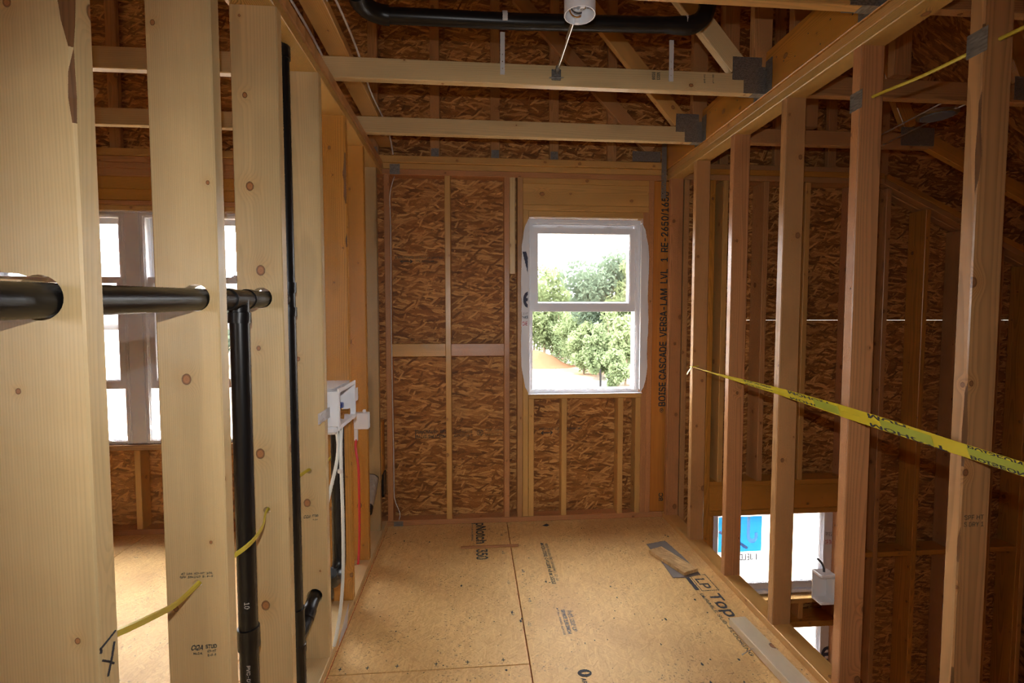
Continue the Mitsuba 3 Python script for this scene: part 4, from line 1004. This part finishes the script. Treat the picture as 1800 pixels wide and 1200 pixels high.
tree(9.4, 49, 10.4, 2.6, 'leaf_light', 'pale tree between the left and the dark tree in the hall window', 4000, .0, .2)
tree(3.8, 50, 9.0, 2.8, 'leaf_mid', 'tree just left of the opening of the hall window', 2400, .05, .24)
tree(16.4, 37, 10.0, 2.6, 'leaf_mid', 'tree hidden behind the right jamb of the hall window', 2400, .05, .24)
for x, y, h, r, mt, lb_ in ((.4, 47, 9.0, 2.7, 'leaf_light', 'light tree well left of the hall window, hidden by the sheathing'), (-3.0, 50, 9.5, 2.9, 'leaf_mid', 'tree hidden by the wall between the hall window and the twin window'), (-7.0, 48, 8.6, 2.8, 'leaf_light', 'light tree hidden by the wall right of the twin window')):
    tree(x, y, h, r, mt, lb_, 2200, .0, .24)
BL = ('low pale bush at the left end of the bushes in the hall window', 'second bush from the left in the hall window, behind the dirt mound', 'third bush from the left in the hall window, above the mound', 'fourth bush from the left in the hall window, right of the mound',
      'fifth bush from the left in the hall window, below the dark tree', 'sixth bush from the left in the hall window, left of the dark post', 'seventh bush from the left in the hall window, behind the dark post', 'second bush from the right in the hall window, right of the stake', 'small bush in front at the right edge of the hall window', 'tall bush at the right edge of the hall window')
for i, (x, y, h, r) in enumerate(((6.6, 52, 6.4, 2.0), (8.4, 50.5, 6.6, 1.9), (8.3, 46, 6.2, 1.7), (8.9, 42.5, 5.8, 1.6), (9.6, 40.5, 6.0, 1.6), (8.2, 35.0, 4.4, 1.2), (8.6, 32.0, 4.2, 1.1), (9.5, 33.0, 5.2, 1.3), (8.9, 28.8, 2.8, .9), (9.8, 30.0, 5.0, 1.1))):
    tree(x, y, h, r, 'leaf_light' if i % 2 else 'leaf_mid', BL[i], 2600, -.12, .15, 'bushes at the foot of the trees', 'bush', 'bush')
tree(-20.5, 42, 6.5, 3.2, 'leaf_dark', 'dark green tree seen through the twin window of the left room', 2600, .1, .3)
for x, y, h, r, mt, lb_ in ((-27, 50, 7, 3.5, 'leaf_mid', 'tree far left beyond the white neighbouring house'), (23, 45, 9, 3.5, 'leaf_mid', 'tree far right along the yard, hidden by the stairwell wall'), (-14.5, 52, 7, 3, 'leaf_light', 'light tree far out beyond the right window of the twin')):
    tree(x, y, h, r, mt, lb_, 1600, .05, .3, TG)
nh = thing('house', 'white neighbouring house with a small dark window outside the twin window', 'house')
put('wall', box((-34, -25.0), (34, 42), (GZ-.2, 2.6), .05), 'siding', nh)
put('roof', trimesh.convex.convex_hull(np.array([(-34.5, 33.6, 2.5), (-24.6, 33.6, 2.5), (-34.5, 42.4, 2.5), (-24.6, 42.4, 2.5), (-34.5, 38, 5.6), (-24.6, 38, 5.6)])), 'grey_box', nh)
put('window', box((-25.9, -25.2), (33.93, 34.02), (-.25, .75), .02), 'dark_glass', nh)
sp = number('marker_post'); scene[sp] = mikit.ply(tube([(7.9, 29.0, GZ+.1), (7.9, 29.0, GZ+1.5)], .06, 10), 'abs_black', smooth=40); tag(sp, 'dark marker post in the yard beyond the hall window', 'post')
sp = number('marker_stake'); scene[sp] = mikit.ply(box((8.35, 8.55), (29.2, 29.3), (GZ+.1, GZ+1.15), .02), 'siding'); tag(sp, 'pale wooden stake beside the dark post in the yard', 'stake')
